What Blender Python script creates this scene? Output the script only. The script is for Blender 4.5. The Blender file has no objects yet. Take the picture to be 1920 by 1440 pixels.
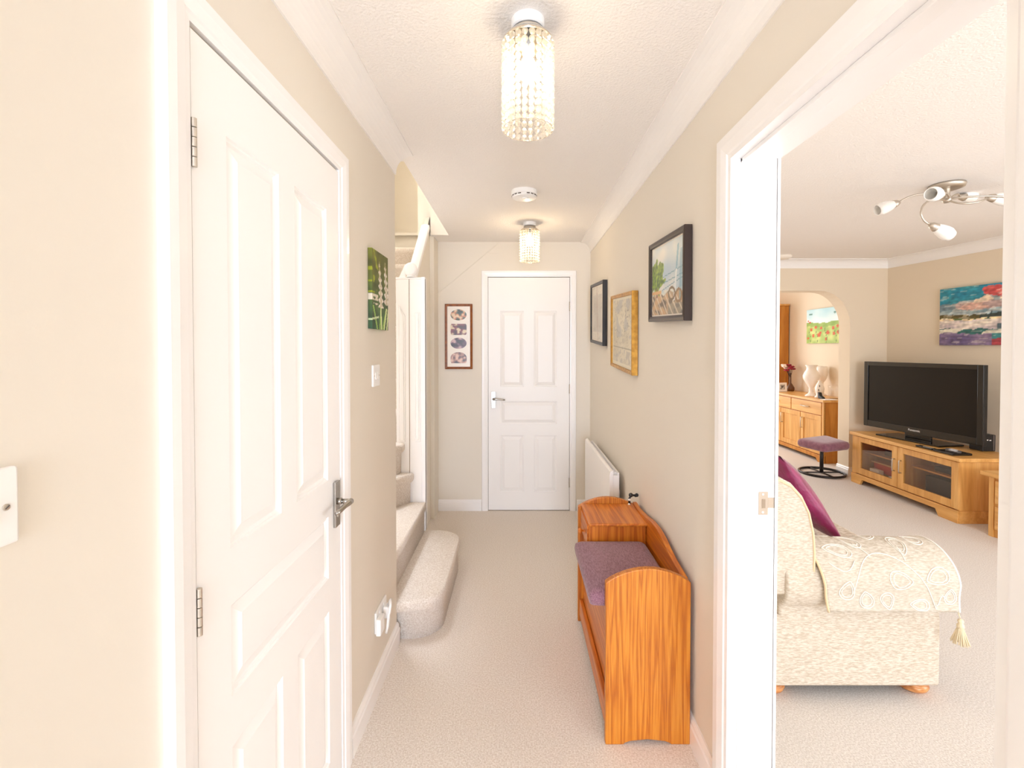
import bpy, bmesh, math, random
from mathutils import Vector, Matrix
R = math.radians
sc = bpy.context.scene
COL = sc.collection
random.seed(7)

# ------------------------------------------------------------------ camera
cd = bpy.data.cameras.new('camera'); cam = bpy.data.objects.new('camera', cd); COL.objects.link(cam)
cam.location = (0, 0, 1.39)
cam.rotation_euler = (R(90) - math.atan(15 / 880), 0, 0)
cd.sensor_fit = 'HORIZONTAL'; cd.sensor_width = 36; cd.lens = 880 / 1920 * 36
cd.shift_x = -10 / 1920; cd.shift_y = -53 / 1920
cd.clip_start = 0.02
sc.camera = cam

# ------------------------------------------------------------------ world and light
w = bpy.data.worlds.new('world'); sc.world = w; w.use_nodes = True
w.node_tree.nodes['Background'].inputs[0].default_value = (0.94, 0.98, 1.05, 1)
w.node_tree.nodes['Background'].inputs[1].default_value = 1.15
def area(name, loc, rot, sx, sy, power, col=(1, .97, .93)):
    l = bpy.data.lights.new(name, 'AREA'); l.shape = 'RECTANGLE'; l.size = sx; l.size_y = sy
    l.energy = power; l.color = col
    o = bpy.data.objects.new(name, l); o.location = loc; o.rotation_euler = [R(a) for a in rot]; COL.objects.link(o)
    return o
area('front_door_daylight', (0.0, -3.95, 1.15), (90, 0, 0), 1.1, 2.0, 126, (.90, 1.03, 1.27))
area('lounge_window_daylight', (2.5, -3.95, 1.25), (90, 0, 0), 2.8, 1.7, 142, (.90, .99, 1.12))
area('lounge_side_window_daylight', (4.62, .55, 1.3), (0, 90, 0), 1.4, 2.0, 54, (.90, .99, 1.12))
area('dining_window_daylight', (2.2, 7.9, 1.4), (-90, 0, 0), 1.8, 1.5, 50, (.95, .97, 1.0))
sk = area('stairwell_fill_light', (-1.45, 3.0, 4.5), (-10, 21, 0), .5, 1.0, 92, (.93, 1.01, 1.16))  # added fill lamp under the closed shaft ceiling, brightens steps and mid hall
sk.data.spread = R(72)
area('landing_window_daylight', (-1.45, 4.6, 3.7), (0, -75, 0), 1.0, 1.2, 14, (1, .95, .86))
def bulb(name, loc, power, r=.025, col=(1, .76, .48)):
    l = bpy.data.lights.new(name, 'POINT'); l.energy = power; l.color = col; l.shadow_soft_size = r
    o = bpy.data.objects.new(name, l); o.location = loc; COL.objects.link(o); return o
sc.view_settings.view_transform = 'Standard'; sc.view_settings.look = 'None'
sc.view_settings.gamma = 1; sc.view_settings.use_curve_mapping = False
sc.view_settings.exposure = 0.13
sc.cycles.use_denoising = True
sc.cycles.max_bounces = 12; sc.cycles.diffuse_bounces = 8; sc.cycles.transparent_max_bounces = 24
sc.cycles.caustics_reflective = False; sc.cycles.caustics_refractive = False
sc.cycles.sample_clamp_indirect = 6

# ------------------------------------------------------------------ materials
def L(c):
    c = c / 255.0
    return c / 12.92 if c <= .04045 else ((c + .055) / 1.055) ** 2.4
def S(r, g, b): return (L(r), L(g), L(b), 1)
def mat(name, col, rough=.5, metal=0, spec=.5, bump=None, var=None, trans=0, emit=0, sheen=0, alpha=1, coat=0, stretch=None):
    m = bpy.data.materials.new(name); m.use_nodes = True; nt = m.node_tree; b = nt.nodes['Principled BSDF']
    b.inputs['Base Color'].default_value = col; b.inputs['Roughness'].default_value = rough
    b.inputs['Metallic'].default_value = metal; b.inputs['Specular IOR Level'].default_value = spec
    b.inputs['Transmission Weight'].default_value = trans
    b.inputs['Coat Weight'].default_value = coat
    b.inputs['Alpha'].default_value = alpha
    if sheen: b.inputs['Sheen Weight'].default_value = sheen
    if emit:
        b.inputs['Emission Color'].default_value = col; b.inputs['Emission Strength'].default_value = emit
    tc = nt.nodes.new('ShaderNodeTexCoord')
    mp = nt.nodes.new('ShaderNodeMapping'); nt.links.new(tc.outputs['Object'], mp.inputs[0])
    if stretch: mp.inputs['Scale'].default_value = stretch
    if var:                                   # (other colour, scale, detail)
        n = nt.nodes.new('ShaderNodeTexNoise'); n.inputs['Scale'].default_value = var[1]; n.inputs['Detail'].default_value = var[2]
        r = nt.nodes.new('ShaderNodeValToRGB'); r.color_ramp.elements[0].position = .35; r.color_ramp.elements[1].position = .65
        r.color_ramp.elements[0].color = col; r.color_ramp.elements[1].color = var[0]
        nt.links.new(mp.outputs[0], n.inputs['Vector']); nt.links.new(n.outputs['Fac'], r.inputs[0]); nt.links.new(r.outputs[0], b.inputs['Base Color'])
    if bump:                                  # (scale, strength, distance)
        n = nt.nodes.new('ShaderNodeTexNoise'); n.inputs['Scale'].default_value = bump[0]; n.inputs['Detail'].default_value = 3
        bp = nt.nodes.new('ShaderNodeBump'); bp.inputs['Strength'].default_value = bump[1]; bp.inputs['Distance'].default_value = bump[2]
        nt.links.new(mp.outputs[0], n.inputs['Vector']); nt.links.new(n.outputs['Fac'], bp.inputs['Height']); nt.links.new(bp.outputs[0], b.inputs['Normal'])
    return m
def wood(name, c1, c2, c3, scale, rough=.35, coat=.3, ring=1.0):
    """scale: object-space mapping scale; the small component is the grain direction"""
    m = bpy.data.materials.new(name); m.use_nodes = True; nt = m.node_tree; b = nt.nodes['Principled BSDF']
    b.inputs['Roughness'].default_value = rough; b.inputs['Coat Weight'].default_value = coat; b.inputs['Coat Roughness'].default_value = .15
    tc = nt.nodes.new('ShaderNodeTexCoord'); mp = nt.nodes.new('ShaderNodeMapping'); mp.inputs['Scale'].default_value = scale
    nt.links.new(tc.outputs['Object'], mp.inputs[0])
    n1 = nt.nodes.new('ShaderNodeTexNoise'); n1.inputs['Scale'].default_value = 1.0; n1.inputs['Detail'].default_value = 5; n1.inputs['Distortion'].default_value = .15
    n2 = nt.nodes.new('ShaderNodeTexNoise'); n2.inputs['Scale'].default_value = 5.0; n2.inputs['Detail'].default_value = 2
    nt.links.new(mp.outputs[0], n1.inputs['Vector']); nt.links.new(mp.outputs[0], n2.inputs['Vector'])
    ma = nt.nodes.new('ShaderNodeMath'); ma.operation = 'MULTIPLY'; ma.inputs[1].default_value = 9 * ring
    sn = nt.nodes.new('ShaderNodeMath'); sn.operation = 'PINGPONG'; sn.inputs[1].default_value = 1
    nt.links.new(n1.outputs['Fac'], ma.inputs[0]); nt.links.new(ma.outputs[0], sn.inputs[0])
    r = nt.nodes.new('ShaderNodeValToRGB'); e = r.color_ramp.elements
    e[0].position = 0; e[0].color = c1; e[1].position = 1; e[1].color = c3
    x = e.new(.45); x.color = c2
    nt.links.new(sn.outputs[0], r.inputs[0])
    mx = nt.nodes.new('ShaderNodeMix'); mx.data_type = 'RGBA'; mx.blend_type = 'MULTIPLY'; mx.inputs['Factor'].default_value = .35
    r2 = nt.nodes.new('ShaderNodeValToRGB'); r2.color_ramp.elements[0].position = .3; r2.color_ramp.elements[0].color = (.78, .72, .66, 1); r2.color_ramp.elements[1].position = .6; r2.color_ramp.elements[1].color = (1, 1, 1, 1)
    nt.links.new(n2.outputs['Fac'], r2.inputs[0]); nt.links.new(r.outputs[0], mx.inputs['A']); nt.links.new(r2.outputs[0], mx.inputs['B'])
    nt.links.new(mx.outputs['Result'], b.inputs['Base Color'])
    return m
def glassy(name, col, glossy=.25, transl=.35, rough=.03):
    m = bpy.data.materials.new(name); m.use_nodes = True; nt = m.node_tree; nt.nodes.remove(nt.nodes['Principled BSDF'])
    out = nt.nodes['Material Output']
    t = nt.nodes.new('ShaderNodeBsdfTransparent'); t.inputs[0].default_value = (1, 1, 1, 1)
    g = nt.nodes.new('ShaderNodeBsdfGlossy'); g.inputs['Roughness'].default_value = rough; g.inputs[0].default_value = (1, 1, 1, 1)
    d = nt.nodes.new('ShaderNodeBsdfTranslucent'); d.inputs[0].default_value = col
    a = nt.nodes.new('ShaderNodeMixShader'); a.inputs[0].default_value = glossy; nt.links.new(t.outputs[0], a.inputs[1]); nt.links.new(g.outputs[0], a.inputs[2])
    c = nt.nodes.new('ShaderNodeMixShader'); c.inputs[0].default_value = transl; nt.links.new(a.outputs[0], c.inputs[1]); nt.links.new(d.outputs[0], c.inputs[2])
    nt.links.new(c.outputs[0], out.inputs[0]); return m
def paint_mat(name, rough=.5):
    m = bpy.data.materials.new(name); m.use_nodes = True; nt = m.node_tree; b = nt.nodes['Principled BSDF']
    a = nt.nodes.new('ShaderNodeVertexColor'); a.layer_name = 'print'; nt.links.new(a.outputs[0], b.inputs['Base Color'])
    b.inputs['Roughness'].default_value = rough; return m

M_wall = mat('cream_wall_paint', S(230, 223, 211), .85, spec=.2, bump=(90, .12, .002))
M_wall2 = mat('warm_cream_lounge_paint', S(228, 214, 192), .85, spec=.2, bump=(90, .12, .002))
M_ceil = mat('textured_ceiling_paint', S(244, 240, 236), .9, spec=.1, bump=(120, .5, .006))
M_cove = mat('white_coving_paint', S(244, 241, 238), .7, spec=.2)
M_white = mat('white_gloss_paint', S(246, 244, 243), .28, spec=.5, coat=.15)
M_door = mat('white_satin_door', S(245, 243, 241), .35, spec=.4, bump=(60, .03, .001), stretch=(4, 4, .6))
M_gap = mat('shadow_gap_brown', S(150, 132, 112), .9)
M_carpet = mat('beige_carpet', S(220, 207, 193), .95, spec=.05, bump=(330, .55, .008), var=(S(246, 238, 229), 170, 4), sheen=.2)
M_carpet2 = mat('pale_lounge_carpet', S(212, 203, 194), .95, spec=.05, bump=(330, .55, .008), var=(S(241, 235, 229), 170, 4), sheen=.2)
M_chrome = mat('satin_chrome', S(176, 172, 166), .25, 1)
M_steel = mat('brushed_nickel', S(206, 198, 186), .42, 1)
M_keep = mat('dull_latch_plate', S(176, 160, 142), .5, .6)
M_brass = mat('polished_chrome', S(225, 215, 200), .08, 1)
M_plastic = mat('white_plastic', S(245, 244, 242), .3)
M_pine = wood('honey_pine_upright_grain', S(208, 134, 42), S(196, 116, 27), S(172, 92, 15), (32, 32, 1.0), .4, .15, 1.6)
M_pineh = wood('honey_pine_lengthwise_grain', S(216, 132, 40), S(202, 112, 26), S(178, 90, 14), (30, 1.2, 30), .4, .2)
M_pinef = wood('honey_pine_crosswise_grain', S(216, 132, 40), S(202, 112, 26), S(178, 90, 14), (26, 26, 1.2), .4, .2)
M_oakv = wood('light_oak_upright_grain', S(234, 184, 112), S(226, 172, 98), S(214, 158, 86), (14, 14, 1.3), .45, .1, .6)
M_oakh = wood('light_oak_lengthwise_grain', S(234, 184, 112), S(226, 172, 98), S(214, 158, 86), (14, 1.3, 14), .4, .15, .6)
M_oakd = wood('golden_oak_upright_grain', S(214, 150, 66), S(202, 136, 52), S(188, 120, 42), (12, 12, 1.2), .45, .1, .6)
M_purple = mat('mauve_woven_fabric', S(128, 88, 102), .9, spec=.1, var=(S(158, 118, 130), 240, 2), bump=(500, .6, .003), stretch=(1, .25, 1), sheen=.3)
M_stool = mat('plum_velour', S(126, 78, 96), .85, spec=.15, var=(S(146, 96, 112), 30, 2), sheen=.5)
M_plum = mat('magenta_plum_satin', S(128, 16, 72), .42, spec=.5, var=(S(152, 30, 92), 14, 3), bump=(16, .5, .02), sheen=.4)
M_sofa = mat('oatmeal_chenille', S(196, 181, 161), .95, spec=.05, var=(S(228, 219, 206), 110, 5), bump=(300, .5, .004), stretch=(.6, .6, 3.2))
M_throw = mat('cream_throw_weave', S(194, 182, 164), .95, spec=.05, var=(S(222, 214, 202), 100, 5), bump=(320, .5, .004), stretch=(.6, .6, 3))
M_cord = mat('ivory_embroidery_cord', S(246, 242, 234), .7)
M_pipe = mat('beige_piping', S(226, 204, 168), .8)
M_tassel = mat('ivory_tassel_yarn', S(238, 222, 190), .8, bump=(300, .5, .003))
M_black = mat('gloss_black_plastic', S(16, 14, 14), .12, spec=.6)
M_screen = mat('dark_screen_glass', S(20, 17, 16), .06, spec=.28)
M_matblk = mat('matt_black_plastic', S(24, 22, 22), .5)
M_iron = mat('black_painted_steel', S(38, 32, 30), .35, .3)
M_blkframe = mat('dark_brown_frame_wood', S(52, 38, 32), .35, spec=.5)
M_blk2 = mat('black_frame_wood', S(34, 28, 26), .35)
M_gold = mat('aged_gold_frame', S(198, 148, 62), .38, .55, var=(S(168, 120, 44), 40, 2))
M_brown = mat('chestnut_frame_wood', S(150, 84, 30), .4, var=(S(120, 62, 20), 40, 2))
M_mount = mat('ivory_mount_board', S(246, 238, 226), .8)
M_print = paint_mat('printed_picture_surface', .45)
M_canvas = paint_mat('painted_canvas_surface', .6)
M_crystal = glassy('cut_glass_drops', (1, .95, .84, 1), .30, .30, .05)
M_pane = glassy('clear_glass', (1, 1, 1, 1), .07, .02, .01)
M_pglass = glassy('picture_glass', (1, 1, 1, 1), .03, .01, .3)
M_smoke = glassy('tinted_cabinet_glass', (.2, .18, .16, 1), .05, .0, .02); M_smoke.node_tree.nodes['Transparent BSDF'].inputs[0].default_value = (.9, .86, .8, 1)
M_bulb = mat('lit_bulb_glass', (1, .86, .62, 1), .3, emit=22)
M_opal = mat('opal_white_glass', S(250, 248, 244), .25, spec=.5)
M_vase = mat('white_ceramic', S(246, 238, 230), .3)
M_grey = mat('dark_grey_slots', S(92, 84, 80), .6)
M_red = mat('red_cardboard', S(196, 60, 44), .6)
M_paper = mat('white_paper', S(238, 240, 244), .7)
M_tan = mat('tan_cardboard', S(200, 158, 120), .7)
M_rad = mat('white_radiator_enamel', S(242, 238, 234), .35)
M_flower = mat('crimson_petals', S(150, 24, 50), .6)
M_flower2 = mat('cream_petals', S(240, 220, 205), .6)
M_leaf = mat('dark_flower_stems', S(64, 40, 30), .7)
M_fshade = mat('brown_glass', S(96, 58, 26), .2)
M_foot = wood('turned_beech_foot', S(224, 160, 100), S(206, 138, 76), S(180, 108, 52), (8, 8, 30))

# ------------------------------------------------------------------ mesh helpers
def bx(bm, x0, x1, y0, y1, z0, z1):
    if x0 > x1: x0, x1 = x1, x0
    if y0 > y1: y0, y1 = y1, y0
    if z0 > z1: z0, z1 = z1, z0
    v = [bm.verts.new(p) for p in ((x0, y0, z0), (x1, y0, z0), (x1, y1, z0), (x0, y1, z0), (x0, y0, z1), (x1, y0, z1), (x1, y1, z1), (x0, y1, z1))]
    for f in ((3, 2, 1, 0), (4, 5, 6, 7), (0, 1, 5, 4), (1, 2, 6, 5), (2, 3, 7, 6), (3, 0, 4, 7)): bm.faces.new([v[i] for i in f])
def frame_of(d):
    d = Vector(d).normalized(); a = Vector((0, 0, 1)) if abs(d.z) < .9 else Vector((1, 0, 0))
    u = d.cross(a).normalized(); return u, d.cross(u).normalized()
def tube(bm, pts, r, seg=10, closed=False, radii=None, caps=True):
    pts = [Vector(p) for p in pts]; n = len(pts); rings = []
    pu = None
    for i, p in enumerate(pts):
        a = pts[(i - 1) % n] if (i or closed) else p; b = pts[(i + 1) % n] if (i < n - 1 or closed) else p
        d = (b - a).normalized()
        if pu is None: u, v = frame_of(d)
        else:
            u = (pu - d * pu.dot(d)).normalized(); v = d.cross(u)
        pu = u
        rr = radii[i] if radii else r
        rings.append([bm.verts.new(p + (u * math.cos(2 * math.pi * k / seg) + v * math.sin(2 * math.pi * k / seg)) * rr) for k in range(seg)])
    for i in range(n if closed else n - 1):
        a, b = rings[i], rings[(i + 1) % n]
        for k in range(seg): bm.faces.new((a[k], a[(k + 1) % seg], b[(k + 1) % seg], b[k]))
    if caps and not closed:
        bm.faces.new(list(reversed(rings[0]))); bm.faces.new(rings[-1])
def lathe(bm, prof, origin=(0, 0, 0), axis=(0, 0, 1), seg=32):
    """prof: (radius, distance along the axis)"""
    ax = Vector(axis).normalized(); u, v = frame_of(ax); o = Vector(origin); rings = []
    for r, h in prof:
        if r < 1e-6: rings.append([bm.verts.new(o + ax * h)])
        else: rings.append([bm.verts.new(o + ax * h + (u * math.cos(2 * math.pi * k / seg) + v * math.sin(2 * math.pi * k / seg)) * r) for k in range(seg)])
    for a, b in zip(rings, rings[1:]):
        for k in range(seg):
            k2 = (k + 1) % seg
            if len(a) == 1 and len(b) > 1: bm.faces.new((a[0], b[k], b[k2]))
            elif len(b) == 1 and len(a) > 1: bm.faces.new((a[k], b[0], a[k2]))
            elif len(a) > 1: bm.faces.new((a[k], b[k], b[k2], a[k2]))
def prism(bm, poly, ax, a, b):
    """extrude a 2D polygon along ax from a to b: ax 0: poly=(y,z), 1: (x,z), 2: (x,y)"""
    def P(p, t): return {0: (t, p[0], p[1]), 1: (p[0], t, p[1]), 2: (p[0], p[1], t)}[ax]
    A = [bm.verts.new(P(p, a)) for p in poly]; B = [bm.verts.new(P(p, b)) for p in poly]; n = len(poly)
    bm.faces.new(A); bm.faces.new(list(reversed(B)))
    for i in range(n): bm.faces.new((A[i], B[i], B[(i + 1) % n], A[(i + 1) % n]))
def ball(bm, c, r, sx=1, sy=1, sz=1, u=16, v=10):
    bmesh.ops.create_uvsphere(bm, u_segments=u, v_segments=v, radius=r, matrix=Matrix.Translation(c) @ Matrix.Diagonal((sx, sy, sz, 1)))
def NB(): return bmesh.new()
def obj(name, bm, m, parent=None, smooth=False, bevel=0, seg=2, sub=0):
    bmesh.ops.recalc_face_normals(bm, faces=bm.faces)
    me = bpy.data.meshes.new(name); bm.to_mesh(me); bm.free()
    me.materials.append(m)
    o = bpy.data.objects.new(name, me); COL.objects.link(o)
    if smooth:
        for p in me.polygons: p.use_smooth = True
    if bevel:
        md = o.modifiers.new('bevel', 'BEVEL'); md.width = bevel; md.segments = seg; md.limit_method = 'ANGLE'; md.angle_limit = R(40)
        for p in me.polygons: p.use_smooth = True
        md.harden_normals = True
    if sub:
        md = o.modifiers.new('sub', 'SUBSURF'); md.levels = sub; md.render_levels = sub
    if parent:
        o.parent = parent; o.matrix_parent_inverse = parent.matrix_world.inverted() if parent.type != 'EMPTY' else Matrix.Translation(-Vector(parent.location))
    return o
def box(name, m, parent, *d, bevel=.003):
    bm = NB(); bx(bm, *d); return obj(name, bm, m, parent, bevel=bevel)
def thing(name, label, cat, loc, group=None):
    o = bpy.data.objects.new(name, None); COL.objects.link(o); o.location = loc; o.empty_display_size = .05
    tag(o, label, cat, group); return o
def tag(o, label, cat, group=None):
    o['label'] = label; o['category'] = cat
    if group: o['group'] = group
    return o
def struct(name, bm, m, parent=None, bevel=0, label=None):
    o = obj(name, bm, m, parent, bevel=bevel)
    if not parent: o['kind'] = 'structure'
    if label: o['label'] = label
    return o
def picture(name, m, parent, o, u, v, nu, nv, f, thick=None):
    """a flat print: grid from corner o along u and v, coloured per vertex"""
    o, u, v = Vector(o), Vector(u), Vector(v)
    vs = [tuple(o + u * (i / nu) + v * (j / nv)) for j in range(nv + 1) for i in range(nu + 1)]
    fs = [(j * (nu + 1) + i, j * (nu + 1) + i + 1, (j + 1) * (nu + 1) + i + 1, (j + 1) * (nu + 1) + i) for j in range(nv) for i in range(nu)]
    cols = []
    for j in range(nv + 1):
        for i in range(nu + 1):
            c = f(i / nu, j / nv); cols += [L(max(0, min(255, c[0]))), L(max(0, min(255, c[1]))), L(max(0, min(255, c[2]))), 1]
    if thick is not None:                      # sides of a canvas and its back
        n = len(vs); t = Vector(thick)
        ring = [i for i in range(nu + 1)] + [j * (nu + 1) + nu for j in range(1, nv + 1)] + [nv * (nu + 1) + i for i in range(nu - 1, -1, -1)] + [j * (nu + 1) for j in range(nv - 1, 0, -1)]
        for k in ring:
            vs.append(tuple(Vector(vs[k]) + t)); cols += [x * .8 if q < 3 else 1 for q, x in enumerate(cols[4 * k:4 * k + 4])]
        for a in range(len(ring)):
            b = (a + 1) % len(ring); fs.append((ring[a], n + a, n + b, ring[b]))
    me = bpy.data.meshes.new(name); me.from_pydata(vs, [], fs); me.validate()
    at = me.color_attributes.new('print', 'FLOAT_COLOR', 'POINT'); at.data.foreach_set('color', cols)
    me.materials.append(m); ob = bpy.data.objects.new(name, me); COL.objects.link(ob)
    if parent:
        ob.parent = parent; ob.matrix_parent_inverse = Matrix.Translation(-Vector(parent.location))
    return ob
def mixc(a, b, t):
    t = max(0, min(1, t)); return tuple(a[i] * (1 - t) + b[i] * t for i in range(3))
from mathutils import noise as NZ
def nz(x, y, s=0): return NZ.noise(Vector((x, y, s * 7.3))) 

# ------------------------------------------------------------------ room shell
XL, XR, YB, H, HL = -.57, .62, 3.988, 2.285, 2.335
XJ = .745                                    # lounge face of the hall wall
# floors
bm = NB(); bx(bm, -1.75, XJ - .06, -4.0, 4.2, -.1, 0); struct('floor', bm, M_carpet)
bm = NB(); bx(bm, XJ - .06, 6.1, -4.0, 8.2, -.1, 0); struct('floor_lounge', bm, M_carpet2)
# hall ceiling around the stairwell opening
bm = NB(); bx(bm, -.545, XJ, -4.0, YB, H, H + .2); bx(bm, -.75, -.545, -4.0, 2.272, H, H + .2); bx(bm, -.69, -.545, 3.752, YB, H, H + .2)
struct('ceiling', bm, M_ceil)
bm = NB(); bx(bm, XJ, 6.1, -4.0, 8.2, HL, HL + .2); struct('ceiling_lounge', bm, M_ceil)
# left wall with a door recess
DL0, DL1, DLT = .818, 1.484, 1.946           # left door leaf
bm = NB()
bx(bm, XL - .12, XL, -4.0, DL0 - .004, 0, H); bx(bm, XL - .12, XL, DL1 + .004, 2.195, 0, H)
bx(bm, XL - .12, XL, DL0 - .004, DL1 + .004, DLT + .005, H)
bx(bm, XL - .12, XL - .06, DL0 - .004, DL1 + .004, 0, DLT + .005)
bm.faces.ensure_lookup_table(); struct('wall_left', bm, M_wall)
# right wall with the lounge doorway
O0, O1, OT = .60, 1.355, 1.932
bm = NB(); bx(bm, XR, XJ, -4.0, O0 - .02, 0, HL); bx(bm, XR, XJ, O1 + .02, YB, 0, HL); bx(bm, XR, XJ, O0 - .02, O1 + .02, OT + .02, HL)
bx(bm, XR, XJ, YB, 5.3, 0, HL)
struct('wall_right', bm, M_wall)
# back wall
bm = NB(); bx(bm, -.74, -.252, YB, YB + .12, 0, H); bx(bm, .447, XR, YB, YB + .12, 0, H); bx(bm, -.252, .447, YB, YB + .12, 1.992, H)
bx(bm, -.252, .447, YB + .07, YB + .12, 0, 1.992)
struct('wall_back', bm, M_wall)
# stair side pier and stairwell shaft
bm = NB(); bx(bm, -.80, -.672, 3.79, YB, 0, H); bx(bm, -.80, -.685, 3.79, YB, H, 4.6); struct('wall_pier', bm, M_wall)
bm = NB(); bx(bm, -.69, -.545, 3.746, 3.80, H + .001, 4.6); bx(bm, -.545, -.50, 2.27, 3.80, H + .2, 4.6); bx(bm, -.75, -.5, 2.20, 2.272, H + .2, 4.6)
struct('wall_landing', bm, M_wall)
bm = NB(); bx(bm, -1.85, -1.72, 2.1, 6.2, 0, 4.6); struct('wall_stair_side', bm, M_wall)
bm = NB(); bx(bm, -1.85, -.69, 2.10, 2.195, 0, 4.6); struct('wall_stair_front', bm, M_wall)
bm = NB(); bx(bm, -1.85, -.55, 5.5, 5.6, 0, 2.72); bx(bm, -1.85, -.55, 6.1, 6.2, 2.5, 4.6); bx(bm, -1.85, -.55, 5.45, 6.2, 2.69, 2.72)
struct('wall_stair_back', bm, M_wall)
bm = NB(); bx(bm, -.80, -.70, 3.80, 6.2, 0, 4.6); struct('wall_stair_inner', bm, M_wall)
bm = NB(); bx(bm, -1.85, -.4, 2.1, 6.2, 4.6, 4.7); struct('ceiling_landing', bm, M_cove)
# hall front end: wall round the open front door
bm = NB(); bx(bm, -.75, -.55, -4.12, -4.0, 0, H); bx(bm, .55, XJ, -4.12, -4.0, 0, H); bx(bm, -.55, .55, -4.12, -4.0, 2.15, H); struct('wall_front', bm, M_wall)
# lounge walls
WD = Vector((.161, -1, 0)); C0 = Vector((3.995, 5.074, 0)); WN = Vector((-1, -.161, 0)).normalized()
def wp(t, off=0): p = C0 + WD * t + WN * off; return (p.x, p.y)
bm = NB(); prism(bm, [wp(0), wp(9.2), (wp(9.2)[0] + .15, wp(9.2)[1]), (C0.x + .2, C0.y)], 2, 0, HL); struct('wall_lounge_right', bm, M_wall2)
AX0, AX1, AZ = 1.25, 3.595, 2.005              # archway
bm = NB()
arc = [(AX1 - .33 + .33 * math.cos(a), AZ - .38 + .38 * math.sin(a)) for a in [R(9 * k) for k in range(11)]]
arcl = [(AX0 + .33 - .33 * math.cos(a), AZ - .38 + .38 * math.sin(a)) for a in [R(9 * k) for k in range(11)]]
poly = [(AX1, 0), (4.35, 0), (4.35, HL), (XJ, HL), (XJ, 0), (AX0, 0)] + arcl + list(reversed(arc))
prism(bm, poly, 1, 5.074, 5.25); struct('wall_arch', bm, M_wall2)
bm = NB(); bx(bm, 4.09, 4.25, 5.25, 8.2, 0, HL); struct('wall_dining_right', bm, M_wall2)
bm = NB(); bx(bm, .6, 1.2, 8.0, 8.15, 0, HL); bx(bm, 3.2, 4.25, 8.0, 8.15, 0, HL); bx(bm, 1.2, 3.2, 8.0, 8.15, 0, .6); bx(bm, 1.2, 3.2, 8.0, 8.15, 2.15, HL); struct('wall_dining_back', bm, M_wall2)
bm = NB(); bx(bm, .6, XJ, 5.3, 8.0, 0, HL); struct('wall_dining_left', bm, M_wall2)
bm = NB(); bx(bm, XJ, 1.2, -4.12, -4.0, 0, HL); bx(bm, 3.8, 6.1, -4.12, -4.0, 0, HL); bx(bm, 1.2, 3.8, -4.12, -4.0, 0, .45); bx(bm, 1.2, 3.8, -4.12, -4.0, 2.05, HL); struct('wall_lounge_front', bm, M_wall2)

# coving: concave profile run along walls
def cove_prof(sgn, h=.09, w=.085, n=8):
    """2D (distance from wall, height below the ceiling) concave quarter"""
    p = [(0, 0), (0, -h), (.006, -h)]
    for k in range(n + 1):
        a = R(90 * k / n); p.append((.006 + (w - .012) * (1 - math.cos(a)), -h + .006 + (h - .012) * math.sin(a)))
    p += [(w, -.006), (w, 0)]; return p
def cove_run(name, a, b, nrm, zc, h=.09, wd=.085):
    a, b, nrm = Vector(a), Vector(b), Vector(nrm).normalized(); pr = cove_prof(1, h, wd)
    bm = NB(); A = [bm.verts.new((a.x + nrm.x * p, a.y + nrm.y * p, zc + q)) for p, q in pr]; B = [bm.verts.new((b.x + nrm.x * p, b.y + nrm.y * p, zc + q)) for p, q in pr]
    bm.faces.new(A); bm.faces.new(list(reversed(B)))
    for i in range(len(pr)): bm.faces.new((A[i], B[i], B[(i + 1) % len(pr)], A[(i + 1) % len(pr)]))
    return struct(name, bm, M_cove)
cove_run('trim_1', (XL, -4.0), (XL, 2.198), (1, 0), H)
cove_run('trim_2', (XR, -4.0), (XR, YB), (-1, 0), H)
cove_run('trim_3', (XJ, 5.074), (3.995, 5.074), (0, -1), HL)
cove_run('trim_4', wp(0), wp(9.0), (WN.x, WN.y), HL)

# skirting boards
def skirt(name, a, b, nrm, h=.095, t=.016):
    a, b, nrm = Vector(a), Vector(b), Vector(nrm).normalized()
    pr = [(0, 0), (t, 0), (t, h - .028), (t - .004, h - .022), (t - .004, h - .012), (t - .010, h), (0, h)]
    bm = NB(); A = [bm.verts.new((a.x + nrm.x * p, a.y + nrm.y * p, q)) for p, q in pr]; B = [bm.verts.new((b.x + nrm.x * p, b.y + nrm.y * p, q)) for p, q in pr]
    bm.faces.new(A); bm.faces.new(list(reversed(B)))
    for i in range(len(pr)): bm.faces.new((A[i], B[i], B[(i + 1) % len(pr)], A[(i + 1) % len(pr)]))
    return struct(name, bm, M_white)
skirt('baseboard_left', (XL, 1.562), (XL, 2.195), (1, 0))
skirt('baseboard_left_near', (XL, -4.0), (XL, .73), (1, 0))
skirt('baseboard_right', (XR, 1.44), (XR, YB), (-1, 0))
skirt('baseboard_back', (-.672, YB), (-.305, YB), (0, -1))
skirt('baseboard_back_right', (.505, YB), (XR, YB), (0, -1))
skirt('baseboard_arch', (AX1, 5.074), (3.995, 5.074), (0, -1))
skirt('baseboard_arch_reveal', (AX1, 5.25), (AX1, 5.058), (-1, 0))
skirt('baseboard_lounge_right', wp(0), wp(9.0), (WN.x, WN.y))

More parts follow.
